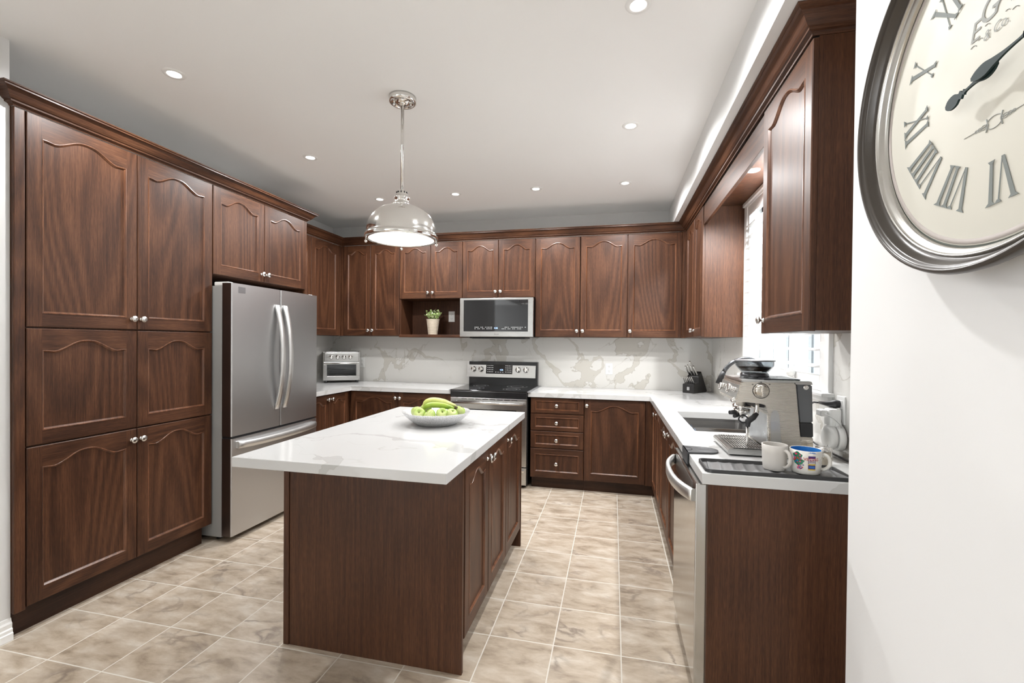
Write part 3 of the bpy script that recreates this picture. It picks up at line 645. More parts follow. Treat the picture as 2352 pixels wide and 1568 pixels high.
for i in range(4):
    for j in range(4):
        for xa in (-1.33, -1.125):
            x = xa+i*.018+(.004 if xa < -1.2 else 0); z = 1.122-j*.022; w = .004+.003*random.random()
            plate(bm, [onpanel(x-w, z+.003, .0026), onpanel(x-w, z-.003, .0026), onpanel(x+w, z-.003, .0026), onpanel(x+w, z+.003, .0026)], (0, .0003, 0))
for i in range(4):
    x = -1.235+i*.026; plate(bm, [onpanel(x-.007, 1.056, .0026), onpanel(x-.007, 1.051, .0026), onpanel(x+.007, 1.051, .0026), onpanel(x+.007, 1.056, .0026)], (0, .0003, 0))
t.part('key_legends', bm, LEG, cp)
bm = BM(); lettering(bm, '4:36', .021, lambda a, b: onpanel(-1.172+a, 1.071+b, .0028)); t.part('clock_display', bm, BLUE, cp)
for x in (-1.486, -1.402, -.990, -.905):
    bm = BM(); c = onpanel(x, 1.082, 0); ax = (Vector((1, 0, 0)), Vector((0, sl, 1)).normalized(), Vector((0, -1, sl)).normalized())
    lathe(bm, [(.030, 0), (.030, .004), (.026, .006), (.025, .018), (.022, .021), (0, .021)], c, ax, 28)
    a, b, w = ax
    vs = [c+a*p+b*q+w*.021 for p, q in ((-.006, -.026), (.006, -.026), (.006, .026), (-.006, .026))]; plate(bm, vs, w*.012); t.part('control_knob', bm, NICKEL, cp)
bm = BM()
for x in (-1.486, -1.402, -.990, -.905):
    for k in (-.032, .032): q = onpanel(x+k, 1.108, .0007); lathe(bm, [(.0025, 0), (.0025, .0005)], q, 'y-', 8)
t.part('dial_marks', bm, BLACK, cp)
bm = BM(); bx(bm, RX0+.003, RX1-.003, RF-.012, RF+.03, .206, .842, .003); od = t.part('oven_door', bm, STEEL)
bm = BM(); bx(bm, RX0+.10, RX1-.10, RF-.0135, RF-.0115, .34, .735, .0005); t.part('oven_window', bm, BGLASS, od)
bm = BM()
for i in range(8): x = RX0+.115+i*.071; bx(bm, x, x+.055, RF-.0135, RF-.0118, .826, .831)
t.part('vent_slots', bm, BLACK, od)
bm = BM(); tube(bm, [(RX0+.03, RF-.055, .80), (RX1-.03, RF-.055, .80)], .0125, 14)
for x in (RX0+.06, RX1-.06): tube(bm, [(x, RF-.055, .80), (x, RF-.01, .80)], .010, 10)
t.part('handle', bm, SATIN, od)
bm = BM(); bx(bm, RX0+.003, RX1-.003, RF-.012, RF+.03, .035, .198, .003); sd = t.part('storage_drawer', bm, STEEL)
bm = BM(); bx(bm, RX0+.1, RX1-.02, RF-.03, RF-.011, .158, .18, .004); t.part('handle', bm, SATIN, sd)
bm = BM()
for x in (RX0+.05, RX1-.05):
    for y in (RF+.08, B-.1): lathe(bm, [(.018, 0), (.018, .03)], (x, y, 0), n=12)
t.part('feet', bm, BPLAST)

# ------------------------------------------------------------------ microwave
t = Thing('microwave', 'stainless over-the-range microwave with black glass door above the stove', 'microwave', (-1.157, 4.6, 1.42))
MF = 4.398
bm = BM(); bx(bm, -1.541, -.777, MF+.035, B, 1.428, 1.826); bx(bm, -1.45, -.87, MF+.05, B-.05, 1.414, 1.428, .005); t.part('body', bm, BLACK)
bm = BM(); bx(bm, -1.541, -.775, MF, MF+.034, 1.43, 1.822, .004); md = t.part('door', bm, STEEL)
bm = BM(); bx(bm, -1.498, -.828, MF-.002, MF+.001, 1.484, 1.803, .0005); t.part('door_glass', bm, BGLASS, md)
bm = BM(); random.seed(5)
for i in range(34):
    x = -1.375+i*.0158
    if -1.19 < x < -1.12: continue
    for z in (1.527, 1.511):
        if random.random() < .18: continue
        w = .0035+.0018*random.random(); bx(bm, x-w, x+w, MF-.0026, MF-.0019, z-.0025, z+.0025)
t.part('key_legends', bm, LEG, md)
bm = BM(); lettering(bm, '4:36', .022, lambda a, b: Vector((-1.155+a, MF-.0026, 1.511+b))); t.part('clock_display', bm, BLUE, md)
bm = BM(); lathe(bm, [(.006, 0), (.006, .0006)], (-1.165, MF, 1.457), 'y-', 16); bx(bm, -1.155, -1.125, MF-.0006, MF, 1.454, 1.460); t.part('badge', bm, plain('badge_dark', (.25, .25, .25), .4, .6), md)
bm = BM(); bx(bm, -1.42, -.9, MF+.04, MF+.3, 1.408, 1.4135, .002); t.part('vent_grille', bm, GREYP)

# ------------------------------------------------------------------ pendant and downlights
t = Thing('pendant_lamp', 'polished nickel dome pendant lamp hanging above the island', 'lamp', (-1.15, 2.306, 1.95))
PX, PY = -1.150, 2.306
bm = BM(); lathe(bm, [(.074, 0), (.074, -.028), (.066, -.034), (.055, -.034), (.052, -.028), (.036, -.028), (.034, -.040), (.018, -.044), (.009, -.05)], (PX, PY, ZC), n=40); t.part('canopy', bm, NICKEL)
bm = BM()
for a in (.6, .6+PI): lathe(bm, [(.006, 0), (.006, -.008), (.003, -.012)], (PX+.045*math.cos(a), PY+.045*math.sin(a), ZC-.028), n=10)
t.part('canopy_screw', bm, NICKEL)
bm = BM(); lathe(bm, [(.0085, ZC-.04), (.0085, 2.47), (.0095, 2.468), (.0095, 2.462), (.0085, 2.46), (.0085, 2.20)], (PX, PY, 0), n=16); t.part('rod', bm, NICKEL)
bm = BM(); lathe(bm, [(.0095, 2.215), (.022, 2.208), (.033, 2.19), (.034, 2.178), (.040, 2.176), (.040, 2.168), (.035, 2.166), (.035, 2.145), (.044, 2.142), (.050, 2.137), (.050, 2.129), (.042, 2.126)], (PX, PY, 0), n=32); t.part('socket_cap', bm, NICKEL)
bm = BM()
for k in range(10):
    a = 2*PI*k/10; bx(bm, PX+.0285*math.cos(a)-.0025, PX+.0285*math.cos(a)+.0025, PY+.0285*math.sin(a)-.0025, PY+.0285*math.sin(a)+.0025, 2.185, 2.204)
t.part('vent_slots', bm, BLACK)
SR = .190
dome = [(SR*math.sin(a)**.88, 1.962+.170*math.cos(a)**.86) for a in [math.radians(12)+(PI/2-1e-6-math.radians(12))*i/22 for i in range(23)]]
bm = BM(); lathe(bm, [(.004, 2.134)]+dome+[(SR+.007, 1.962), (SR+.0085, 1.957), (SR+.0085, 1.945), (SR+.004, 1.940), (SR-.012, 1.940), (SR-.012, 1.947), (SR-.004, 1.952)]+[(q*.985, z-.004) for q, z in dome[::-1]], (PX, PY, 0), n=64, cap0=False, cap1=False); t.part('shade', bm, NICKEL)
bm = BM(); lathe(bm, [(SR-.012, 1.944), (SR-.03, 1.941), (SR*.5, 1.935), (.001, 1.932)], (PX, PY, 0), n=48, cap0=False); t.part('diffuser', bm, DIFF)
for k in range(3):
    a = math.radians((-63.5-98, -63.5+98, 116.5)[k]); c = (PX+(SR+.004)*math.cos(a), PY+(SR+.004)*math.sin(a), 1.938)
    bm = BM(); lathe(bm, [(.004, .006), (.004, -.004), (.008, -.006), (.009, -.012), (.006, -.017), (.0005, -.018)], c, n=12); t.part('thumb_screw', bm, NICKEL)
def lamp(name, kind, loc, power, size, parent=None, **k):
    l = bpy.data.lights.new(name, kind); l.energy = power; l.color = (.985, .985, .985)
    o = bpy.data.objects.new(name, l); C.objects.link(o); o.location = loc
    if kind == 'SPOT': l.spot_size = k.get('angle', 2.6); l.spot_blend = .5; l.shadow_soft_size = size
    else: l.shadow_soft_size = size
    if parent: o.parent = parent.o; o.location = Vector(loc)-parent.loc
    return o
lamp('pendant_bulb', 'SPOT', (PX, PY, 1.92), PEND_W, .12, t, angle=2.5)
WHERE = ['above the pantry doors', 'in front of the fridge', 'in the far left corner', 'straight above the niche with the plant', 'above the right edge of the microwave', 'above the right corner cabinets', 'over the aisle before the sink', 'nearest the viewer over the right aisle']
for (x, y), wh in zip(((-2.187, 1.861), (-2.189, 2.918), (-2.178, 3.911), (-1.419, 3.909), (-.676, 3.912), (.083, 3.918), (.090, 2.893), (.082, 1.868)), WHERE):
    t = Thing('downlight', 'small round recessed ceiling downlight '+wh, 'light', (x, y, ZC), 'recessed ceiling downlights')
    bm = BM(); lathe(bm, [(.030, 0), (.030, -.003), (.034, -.006), (.048, -.005), (.052, 0)], (x, y, ZC), n=36, cap0=False, cap1=False); t.part('trim_ring', bm, WHITE)
    bm = BM(); lathe(bm, [(.0305, -.001), (.02, -.004), (.0005, -.005)], (x, y, ZC), n=28, cap0=True); t.part('lens', bm, LAMP)
    lamp('downlight_bulb', 'SPOT', (x, y, ZC-.015), POT_W, .035, t, angle=2.9)
t = Thing('downlight', 'recessed light in the wooden soffit over the window', 'light', (.80, 2.94, 2.414), 'recessed ceiling downlights')
bm = BM(); lathe(bm, [(.030, 0), (.030, -.003), (.036, -.005), (.040, 0)], (.80, 2.94, 2.414), n=32, cap0=False, cap1=False); t.part('trim_ring', bm, WHITE)
bm = BM(); lathe(bm, [(.0305, -.001), (.02, -.004), (.0005, -.005)], (.80, 2.94, 2.414), n=28); t.part('lens', bm, LAMP)
lamp('downlight_bulb', 'SPOT', (.80, 2.94, 2.40), POT_W*2.2, .03, t, angle=2.9)

# ------------------------------------------------------------------ wall clock
KY, KZ = .985, 1.893
t = Thing('wall_clock', 'large round bronze wall clock with roman numerals on the right wall', 'clock', (XW, KY, KZ))
def ck(prof, n=96): bm = BM(); lathe(bm, [(q, XW-x) for q, x in prof], (XW, KY, KZ), 'x-', n, cap0=False, cap1=False); return bm
t.part('drum', ck([(.335, .70), (.352, .692), (.355, .665), (.345, .655), (.35, .648)]), TAUPE)
t.part('outer_rim', ck([(.352, .654), (.368, .648), (.376, .638), (.378, .628), (.375, .620), (.370, .617), (.366, .620), (.364, .626), (.361, .625), (.358, .630), (.354, .641), (.348, .647), (.344, .648)]), BRONZE)
t.part('inner_rim', ck([(.3455, .650), (.344, .6455), (.341, .644), (.339, .647), (.338, .652), (.335, .652), (.333, .656), (.330, .657), (.328, .661), (.3268, .665)]), PEWTER)
t.part('dial', ck([(.001, .664), (.322, .664), (.3235, .6645), (.3235, .667)]), CREAM)
t.part('dial_gap', ck([(.3236, .667), (.340, .667)]), GREENG)
t.part('dial_border', ck([(.311, .6640), (.311, .6634), (.3215, .6634), (.3215, .6640)]), MAUVE)
ROT = math.radians(4)
def dialpt(a, b, x=.6632): return Vector((x, KY-a, KZ+b))
def numeral(txt, hour):
    bm = BM(); th = math.radians(30*hour)-ROT; h = .080; sw = .0095; W_ = {'I': .0185, 'V': .038, 'X': .039}; lay = [0]
    tot = sum(W_[c] for c in txt); x = -tot/2; rad = .217
    def put(pts):
        q = []
        for a, b in pts:
            rr = rad+b; a2 = a*(rr/rad)
            q.append(dialpt(rr*math.sin(th)+a2*math.cos(th), rr*math.cos(th)-a2*math.sin(th)))
        lay[0] += .00012; plate(bm, [p+Vector((-lay[0], 0, 0)) for p in q], (-.0006, 0, 0))
    def bar(xa, xb, w, z=0): put([(xa-w/2, -h/2), (xa+w/2, -h/2), (xb+w/2, h/2), (xb-w/2, h/2)])
    def serif(xc, b, w): 
        s = 1 if b > 0 else -1
        put([(xc-w, b), (xc+w, b), (xc+w*.35, b-s*.006), (xc-w*.35, b-s*.006)])
    for c in txt:
        w = W_[c]; m = x+w/2
        if c == 'I': bar(m, m, sw*.8); serif(m, h/2, .0095); serif(m, -h/2, .0095)
        elif c == 'V': bar(m-.001, m-.013, sw*.85); bar(m+.001, m+.014, .0022); serif(m-.013, h/2, .009); serif(m+.014, h/2, .006)
        else: bar(m+.012, m-.012, sw*.85); bar(m-.013, m+.013, .0022); [serif(m+sx*.0125, sy*h/2, .0085 if sx*sy < 0 else .006) for sx in (-1, 1) for sy in (-1, 1)]
        x += w
    t.part('numeral', bm, INK)
for i, s in enumerate(('XII', 'I', 'II', 'III', 'IIII', 'V', 'VI', 'VII', 'VIII', 'IX', 'X', 'XI')): numeral(s, i)
bm = BM()
for i, (s, a0, b0, sz) in enumerate((('E', -.050, .066, .052), ('G', -.018, .084, .062), ('A', .012, .092, .046), ('W', .044, .084, .050), ('& Co.', .0, .052, .024))):
    lettering(bm, s, sz, lambda a, b: dialpt(a0+a, b0+b, .6630-.00015*i), shear=.25)
for cx, cy, rr in ((-.052, .052, .008), (-.036, .058, .006), (.040, .062, .007), (.052, .070, .006), (-.02, .074, .006), (.024, .07, .005)):
    tube(bm, [dialpt(cx+rr*math.cos(.4+k*.24), cy+rr*.8*math.sin(.4+k*.24)+.002*k/9, .6632) for k in range(10)], .0006, 5)
t.part('dial_lettering', bm, INKL, recalc=False)
bm = BM()
for sgn in (-1, 1):
    tube(bm, [dialpt(sgn*.02, -.108, .6632), dialpt(sgn*.072, -.108, .6632)], [.0010, .0006], 5)
    for q, rr in ((.024, .006), (.033, .0045), (.041, .0035)): tube(bm, [dialpt(sgn*q+rr*math.cos(k*.4), -.108+rr*.7*math.sin(k*.4), .6632) for k in range(17)], .0006, 5)
    tube(bm, [dialpt(.018*math.cos(k*.2*sgn)*1.0, -.108+sgn*.011*math.sin(k*.2), .6632) for k in range(17)], .0008, 5)
    tube(bm, [dialpt(sgn*.018, -.12, .6632), dialpt(sgn*.014, -.108, .6632), dialpt(sgn*.018, -.096, .6632)], .0012, 5)
t.part('dial_ornament', bm, INKL)
def handshape(prof, ang, x, c=(0, 0)):                 # prof: (distance, half width)
    P = prof; prof = []
    for i in range(len(P)-1):
        a, b, c2, e2 = P[max(i-1, 0)], P[i], P[i+1], P[min(i+2, len(P)-1)]
        for k in range(5):
            t_ = k/5; h = [.5*(2*b[j]+(c2[j]-a[j])*t_+(2*a[j]-5*b[j]+4*c2[j]-e2[j])*t_*t_+(3*b[j]-a[j]-3*c2[j]+e2[j])*t_**3) for j in (0, 1)]; prof.append((h[0], max(.0008, h[1])))
    prof.append(P[-1])
    bm = BM(); ca, sa = math.cos(ang), math.sin(ang); L1 = []; L2 = []
    for q, w in prof: L1.append(dialpt(c[0]+q*ca-w*sa, c[1]+q*sa+w*ca, x)); L2.append(dialpt(c[0]+q*ca+w*sa, c[1]+q*sa-w*ca, x))
    rg = [[bm.verts.new(p), bm.verts.new(q), bm.verts.new(q+Vector((-.004, 0, 0))), bm.verts.new(p+Vector((-.004, 0, 0)))] for p, q in zip(L1, L2)]
    ring_faces(bm, rg, True, 0, True, True, False); return bm
hp = [(-.020, .004), (-.012, .010), (0, .0125), (.012, .010), (.024, .0045), (.036, .0024), (.052, .0024), (.055, .006), (.058, .0025), (.063, .0085), (.068, .0055), (.076, .011), (.086, .0125), (.096, .010), (.103, .003)]
t.part('hour_hand', handshape(hp, PI+.16, .640, (.022, -.026)), HAND)
mp_ = [(-.03, .003), (-.018, .009), (0, .0115), (.02, .007), (.045, .003), (.075, .002), (.080, .006), (.085, .002), (.15, .0018), (.155, .007), (.17, .009), (.19, .001)]
t.part('minute_hand', handshape(mp_, .10, .634, (.024, -.024)), HAND)

# ------------------------------------------------------------------ outlets and things plugged in
def outlet(lab, facing, p, uc, vc):
    t = Thing('wall_outlet', lab, 'outlet', plane_map(facing, p)(uc, 0, vc), 'white wall outlets'); P = plane_map(facing, p)
    def rect(bm, u0, u1, v0, v1, d0, d1, bev=0):
        a, b = P(u0, d0, v0), P(u1, d1, v1); bx(bm, min(a.x, b.x), max(a.x, b.x), min(a.y, b.y), max(a.y, b.y), a.z, b.z, bev)
    bm = BM(); rect(bm, uc-.036, uc+.036, vc-.059, vc+.059, 0, .006, .002); t.part('cover_plate', bm, WPLAST)
    for s in (-1, 1):
        bm = BM(); rect(bm, uc-.017, uc+.017, vc+s*.024-.016, vc+s*.024+.016, .006, .008, .001); q = t.part('receptacle', bm, WPLAST)
        bm = BM()
        for du in (-.006, .006): rect(bm, uc+du-.0012, uc+du+.0012, vc+s*.024-.002, vc+s*.024+.007, .008, .0085)
        rect(bm, uc-.002, uc+.002, vc+s*.024-.011, vc+s*.024-.007, .008, .0085); t.part('slots', bm, BPLAST, q)
    return t
outlet('white outlet on the backsplash right of the stove', 'y-', B, -.040, 1.109)
outlet('white outlet on the backsplash half hidden by the toaster oven', 'y-', B, -2.885, 1.125)
outlet('white outlet on the back of the open niche beside the plant', 'y-', B-.016, -1.768, 1.657)
outlet('white outlet by the window with a black plug in it', 'x-', XR, 2.183, 1.104)
bm = BM(); tube(bm, [(.944, 2.183, 1.128), (.93, 2.186, 1.128), (.915, 2.20, 1.126), (.905, 2.235, 1.124), (.902, 2.27, 1.122)], [.016, .018, .014, .009, .006], 12, flat=.8)
tube(bm, [(.902, 2.27, 1.122), (.90, 2.32, 1.118), (.90, 2.40, 1.09), (.91, 2.44, 1.02), (.92, 2.43, .93), (.925, 2.3, .914), (.925, 1.95, .913), (.915, 1.6, .913)], .0042, 8)
single('power_cord', bm, BPLAST, 'black plug and cord in the window-side outlet trailing along the worktop', 'cord', (.92, 2.2, .91))
t = Thing('smart_speaker', 'round white plug-in speaker hanging below the window-side outlet', 'speaker', (.9, 2.17, .93))
bm = BM(); bx(bm, .895, .943, 2.155, 2.215, 1.03, 1.11, .01); bx(bm, .915, .943, 2.15, 2.205, .98, 1.06, .01); t.part('holder', bm, WPLAST)
bm = BM(); lathe(bm, [(.046, 0), (.055, .004), (.056, .02), (.052, .028)], (.947, 2.168, .988), 'x-', 40); t.part('cradle', bm, WPLAST)
bm = BM(); lathe(bm, [(.046, 0), (.051, .006), (.051, .022), (.047, .03), (.035, .034), (.0005, .035)], (.917, 2.168, .988), 'x-', 40); t.part('speaker_body', bm, WPLAST)
t = Thing('usb_charger', 'small white charger block with a thin grey cable by the outlet', 'charger', (.9, 2.2, 1.09))
bm = BM(); bx(bm, .866, .893, 2.165, 2.215, 1.075, 1.103, .005); t.part('block', bm, WPLAST)
bm = BM(); tube(bm, bez((.88, 2.164, 1.088), (.88, 2.12, 1.085), (.92, 2.115, 1.06), (.93, 2.135, 1.035)), .0018, 6); t.part('cable', bm, plain('cable_grey', (.45, .45, .44), .5))

# ------------------------------------------------------------------ counter appliances and ware
# toaster oven, turned toward the room
TA = math.radians(33); TO = Vector((-3.105, 4.365, H)); eu = Vector((math.cos(TA), math.sin(TA), 0)); ev = Vector((-math.sin(TA), math.cos(TA), 0))
def rot_box(bm, o, a, b, u0, u1, v0, v1, z0, z1, bev=0, mi=0):
    vs0 = len(bm.verts); tmp = BM(); bx(tmp, u0, u1, v0, v1, z0, z1, bev); mp = {}
    for v in tmp.verts: mp[v] = bm.verts.new(o+a*v.co.x+b*v.co.y+Vector((0, 0, v.co.z)))
    for f in tmp.faces: bm.faces.new([mp[v] for v in f.verts]).material_index = mi
    tmp.free()
t = Thing('toaster_oven', 'silver toaster oven with four dials in the far left counter corner', 'oven', TO)
def tb(name, mat, *bxs, parent=None):
    bm = BM()
    for b in bxs: rot_box(bm, TO, eu, ev, *b)
    return t.part(name, bm, mat, parent)
TW, TH = .385, .345
bm = BM(); rot_box(bm, TO, eu, ev, 0, .012, .012, .27, .028, TH, .004); rot_box(bm, TO, eu, ev, TW-.012, TW, .012, .27, .028, TH, .004); rot_box(bm, TO, eu, ev, .012, TW-.012, .012, .27, TH-.012, TH, .004); rot_box(bm, TO, eu, ev, .012, TW-.012, .258, .27, .028, TH-.012); rot_box(bm, TO, eu, ev, .012, TW-.012, .012, .258, .028, .05)
t.part('body', bm, STEEL)
cp = tb('control_panel', STEEL, (.012, TW-.012, .0, .012, .235, TH-.012, .003))
dr = tb('door', STEEL, (.006, TW-.006, -.004, .011, .205, .232, .003), (.006, .04, -.004, .011, .045, .205, .002), (TW-.04, TW-.006, -.004, .011, .045, .205, .002), (.04, TW-.04, -.004, .011, .045, .078, .002))
bm = BM(); rot_box(bm, TO, eu, ev, .04, TW-.04, .001, .004, .078, .205); t.part('door_window', bm, OVENG, dr)
bm = BM(); a = TO+eu*.03+ev*-.028+Vector((0, 0, .216)); b = TO+eu*(TW-.03)+ev*-.028+Vector((0, 0, .216)); tube(bm, [a, b], .008, 12)
for q in (a, b): tube(bm, [q, q+ev*.026], .006, 8)
t.part('handle', bm, SATIN, dr)
for k in range(4):
    c = TO+eu*(.085+k*.066)+Vector((0, 0, .287)); ax = (eu, Vector((0, 0, 1)), -ev); bm = BM()
    lathe(bm, [(.024, 0), (.024, .003), (.019, .005), (.018, .016), (.0005, .018)], c, ax, 24); plate(bm, [c+eu*p+Vector((0, 0, q))-ev*.017 for p, q in ((-.0035, -.018), (.0035, -.018), (.0035, .018), (-.0035, .018))], -ev*.008); t.part('dial_knob', bm, NICKEL, cp)
tb('wire_rack', NICKEL, *[(.02, TW-.02, .03+i*.025, .033+i*.025, .140, .143) for i in range(9)], (.02, .024, .03, .24, .139, .142), (TW-.024, TW-.02, .03, .24, .139, .142))
tb('crumb_tray', SATIN, (.02, TW-.02, .02, .25, .085, .089))
bm = BM()
for uu in (.03, TW-.03):
    for vv2 in (.035, .24): lathe(bm, [(.014, 0), (.017, .028)], TO+eu*uu+ev*vv2, n=14)
t.part('feet', bm, BPLAST)

# potted plant in the niche
t = Thing('potted_plant', 'small leafy plant in a ribbed cream pot inside the open niche', 'plant', (-1.914, 4.59, 1.451))
pc = Vector((-1.914, 4.59, 1.4512)); bm = BM(); pr = [(.050, 0)]
for i in range(12): z = .006+i*.0128; q = .050+.0185*z/.16; pr += [(q, z), (q+.0016, z+.006), (q, z+.0115)]
pr += [(.071, .160), (.071, .166), (.066, .166), (.062, .15), (.001, .148)]; lathe(bm, pr, pc, n=36); t.part('pot', bm, POT)
bm = BM(); random.seed(11)
for k in range(30):
    a = random.random()*2*PI; tilt = random.random()*.95; L = .062+.07*random.random()
    dirv = Vector((math.sin(tilt)*math.cos(a), math.sin(tilt)*math.sin(a), math.cos(tilt))); base = pc+Vector((.03*math.cos(a)*random.random(), .03*math.sin(a)*random.random(), .146))
    tip = base+dirv*L; tube(bm, [base, base+dirv*L*.5+Vector((0, 0, .008)), tip], .0012, 5, mi=1)
    for j in range(9):
        q = base+dirv*L*(.35+.65*random.random()); la = random.random()*2*PI; lt = .2+1.1*random.random()
        f = Vector((math.sin(lt)*math.cos(la), math.sin(lt)*math.sin(la), math.cos(lt)*.8)).normalized(); sd = f.cross(Vector((random.random()-.5, random.random()-.5, 1))).normalized(); s = .012+.009*random.random()
        nn = f.cross(sd)
        pts = [q, q+f*s*.5+sd*s*.55+nn*.001, q+f*s*1.2+sd*s*.55, q+f*s*1.7, q+f*s*1.2-sd*s*.55, q+f*s*.5-sd*s*.55+nn*.001]; fc = bm.faces.new([bm.verts.new(p) for p in pts]); fc.smooth = False
t.part('foliage', bm, [LEAF, plain('stem_green', (.12, .2, .05), .6)], recalc=False)

# knife block
KA = math.atan2(-.07, .09); ku = Vector((math.cos(KA), math.sin(KA), 0)); kv = Vector((-math.sin(KA), math.cos(KA), 0)); KO = Vector((.655, 4.600, H))
t = Thing('knife_block', 'black slanted knife block in the right counter corner', 'knife block', KO)
def kp(uu, vv2, z): return KO+ku*uu+kv*vv2+Vector((0, 0, z))
def kprism(poly, u0, u1): bm = BM(); plate(bm, [kp(u0, v, z) for v, z in poly], ku*(u1-u0)); bmesh.ops.bevel(bm, geom=bm.edges[:], offset=.002, segments=1, affect='EDGES'); return bm
BW = plain('black_stained_wood', (.014, .013, .013), .38)
t.part('front_step', kprism([(0, 0), (.085, 0), (.085, .10), (.0, .085)], 0, .115), BW)
t.part('main_block', kprism([(.0855, 0), (.235, 0), (.250, .014), (.135, .205), (.0855, .155)], 0, .115), BW)
bm = BM()
for s in (((.046, .028), (.046, .058), (.049, .058), (.049, .028)), ((.066, .028), (.066, .058), (.069, .058), (.069, .028)), ((.046, .055), (.046, .058), (.069, .058), (.069, .055)), ((.046, .028), (.046, .031), (.069, .031), (.069, .028)), ((.053, .034), (.053, .052), (.056, .052), (.056, .034)), ((.059, .034), (.059, .052), (.062, .052), (.062, .034)), ((.053, .041), (.053, .044), (.062, .044), (.062, .041))):
    plate(bm, [kp(a, -.0004, b) for a, b in s], kv*.0003)
t.part('maker_mark', bm, LEG)
kdir = (Vector((0, 0, 1))*.75-kv*.66).normalized()
def knife(uu, vv2, z, L, w, lab, kind='knife'):
    b = kp(uu, vv2, z); q = Thing('kitchen_knife', lab, 'knife', b, 'knives in the black block')
    bm = BM(); tube(bm, [b-kdir*.0, b+kdir*.02, b+kdir*L*.55, b+kdir*L*1.05, b+kdir*L*1.18], [w*.8, w*.7, w, w*1.1, w*.7], 10, flat=.65); q.part('handle', bm, SATIN)
    bm = BM(); tube(bm, [b-kdir*.045, b+kdir*.004], w*.55, 8, flat=.4); q.part('bolster', bm, STEEL)
for i in range(6): knife(.012+i*.0182, .03, .091, .075, .0058, ('leftmost', 'second from left', 'third from left', 'third from right', 'second from right', 'rightmost')[i]+' of six slim knives in the low front row of the block')
for uu, vv2, z, L, w, lab in ((.016, .098, .162, .105, .0108, 'broad-handled knife at the left of the upper block row'), (.045, .098, .162, .12, .0108, 'knife in the middle of the upper front slots'), (.075, .098, .162, .115, .0108, 'knife right of middle in the upper front slots'), (.10, .098, .162, .11, .0108, 'knife at the right of the upper front slots'), (.06, .118, .188, .13, .0115, 'tallest knife in the back slot of the block')):
    knife(uu, vv2, z, L, w, lab)

# espresso machine
t = Thing('espresso_machine', 'stainless espresso machine with bean hopper on the right worktop', 'coffee machine', (.65, 2.21, H))
EY0, EY1 = 2.06, 2.368
def side(poly, y0, y1, bev=.003, seg=2):
    bm = BM(); plate(bm, [(x, y0, z) for x, z in poly], (0, y1-y0, 0))
    if bev: bmesh.ops.bevel(bm, geom=bm.edges[:], offset=bev, segments=seg, affect='EDGES')
    for f in bm.faces: f.smooth = False
    return bm
arc = [(.628+.02*(1-math.cos(a)), 1.118+.018*math.sin(a)) for a in [PI/2*i/5 for i in range(5, -1, -1)]]
t.part('housing', side([(.523, 1.212), (.531, 1.222), (.732, 1.222), (.757, .945), (.757, H+.004), (.640, H+.004), (.634, 1.10), (.622, 1.132), (.60, 1.137), (.510, 1.137), (.505, 1.145)], EY0, EY1, .004), WARM)
t.part('top_plate', side([(.526, 1.2225), (.530, 1.231), (.79, 1.231), (.795, 1.2225)], EY0+.003, EY1-.003, .002), STEEL)
bm = BM(); bx(bm, .62, .76, EY0+.03, EY1-.06, 1.2312, 1.236, .002); t.part('cup_tray', bm, BPLAST)
t.part('rear_base', side([(.7585, H+.004), (.806, H+.004), (.803, 1.0), (.754, 1.0)], EY0+.012, EY1-.012, .003), WARM)
t.part('tank_foot', side([(.7545, 1.001), (.803, 1.001), (.801, 1.06), (.750, 1.06)], EY0+.010, EY1-.010, .003), BPLAST)
t.part('water_tank', side([(.750, 1.061), (.801, 1.061), (.796, 1.216), (.736, 1.216)], EY0+.010, EY1-.010, .004), plain('tank_grey', (.10, .105, .112), .22, coat=.4))
t.part('tank_lid', side([(.7335, 1.2165), (.797, 1.2165), (.7955, 1.224), (.733, 1.224)], EY0+.006, EY1-.006, .002), STEEL)
bm = BM(); lathe(bm, [(.010, 0), (.010, .003), (.006, .004), (.0005, .003)], (.772, EY0+.010, 1.205), 'y-', 20); t.part('tank_button', bm, NICKEL)
bm = BM(); c = (.602, EY0, 1.187); lathe(bm, [(.030, 0), (.030, .003), (.0265, .005), (.0265, .004), (.0245, .004), (.0245, .016), (.022, .018), (.0005, .018)], c, 'y-', 40); bx(bm, .598, .606, EY0-.026, EY0-.017, 1.164, 1.210, .001); t.part('steam_dial', bm, WARM)
bm = BM(); lathe(bm, [(.0325, 0), (.0325, .0015), (.0305, .0015), (.0305, 0)], c, 'y-', 40, cap0=False, cap1=False)
for uu, zz in ((-.032, .026), (0, .036), (.032, .028)): bx(bm, c[0]+uu-.003, c[0]+uu+.003, EY0-.0006, EY0, 1.187+zz-.0015, 1.187+zz+.0015)
t.part('dial_marks', bm, BPLAST)
# sloped control face on the front
fd = Vector((-.018, 0, -.067)).normalized()
def face(y, s, dd): q = Vector((.5225, y, 1.210))+fd*s; n2 = Vector((-.966, 0, .26)); return q+n2*dd
fa = (Vector((0, -1, 0)), -fd, Vector((-.966, 0, .26)))
bm = BM(); plate(bm, [face(EY0+.008, .002, .0005), face(EY1-.008, .002, .0005), face(EY1-.008, .060, .0005), face(EY0+.008, .060, .0005)], Vector((-.002, 0, 0))); t.part('control_face', bm, STEEL)
bm = BM(); lathe(bm, [(.021, .002), (.021, .007), (.018, .009), (.0005, .008)], face(2.215, .03, 0), fa, 30); t.part('pressure_gauge', bm, NICKEL)
for y in (2.10, 2.13, 2.16, 2.27, 2.31):
    bm = BM(); lathe(bm, [(.0095, .002), (.0095, .007), (.0085, .009), (.0005, .009)], face(y, .026, 0), fa, 20); t.part('button', bm, NICKEL)
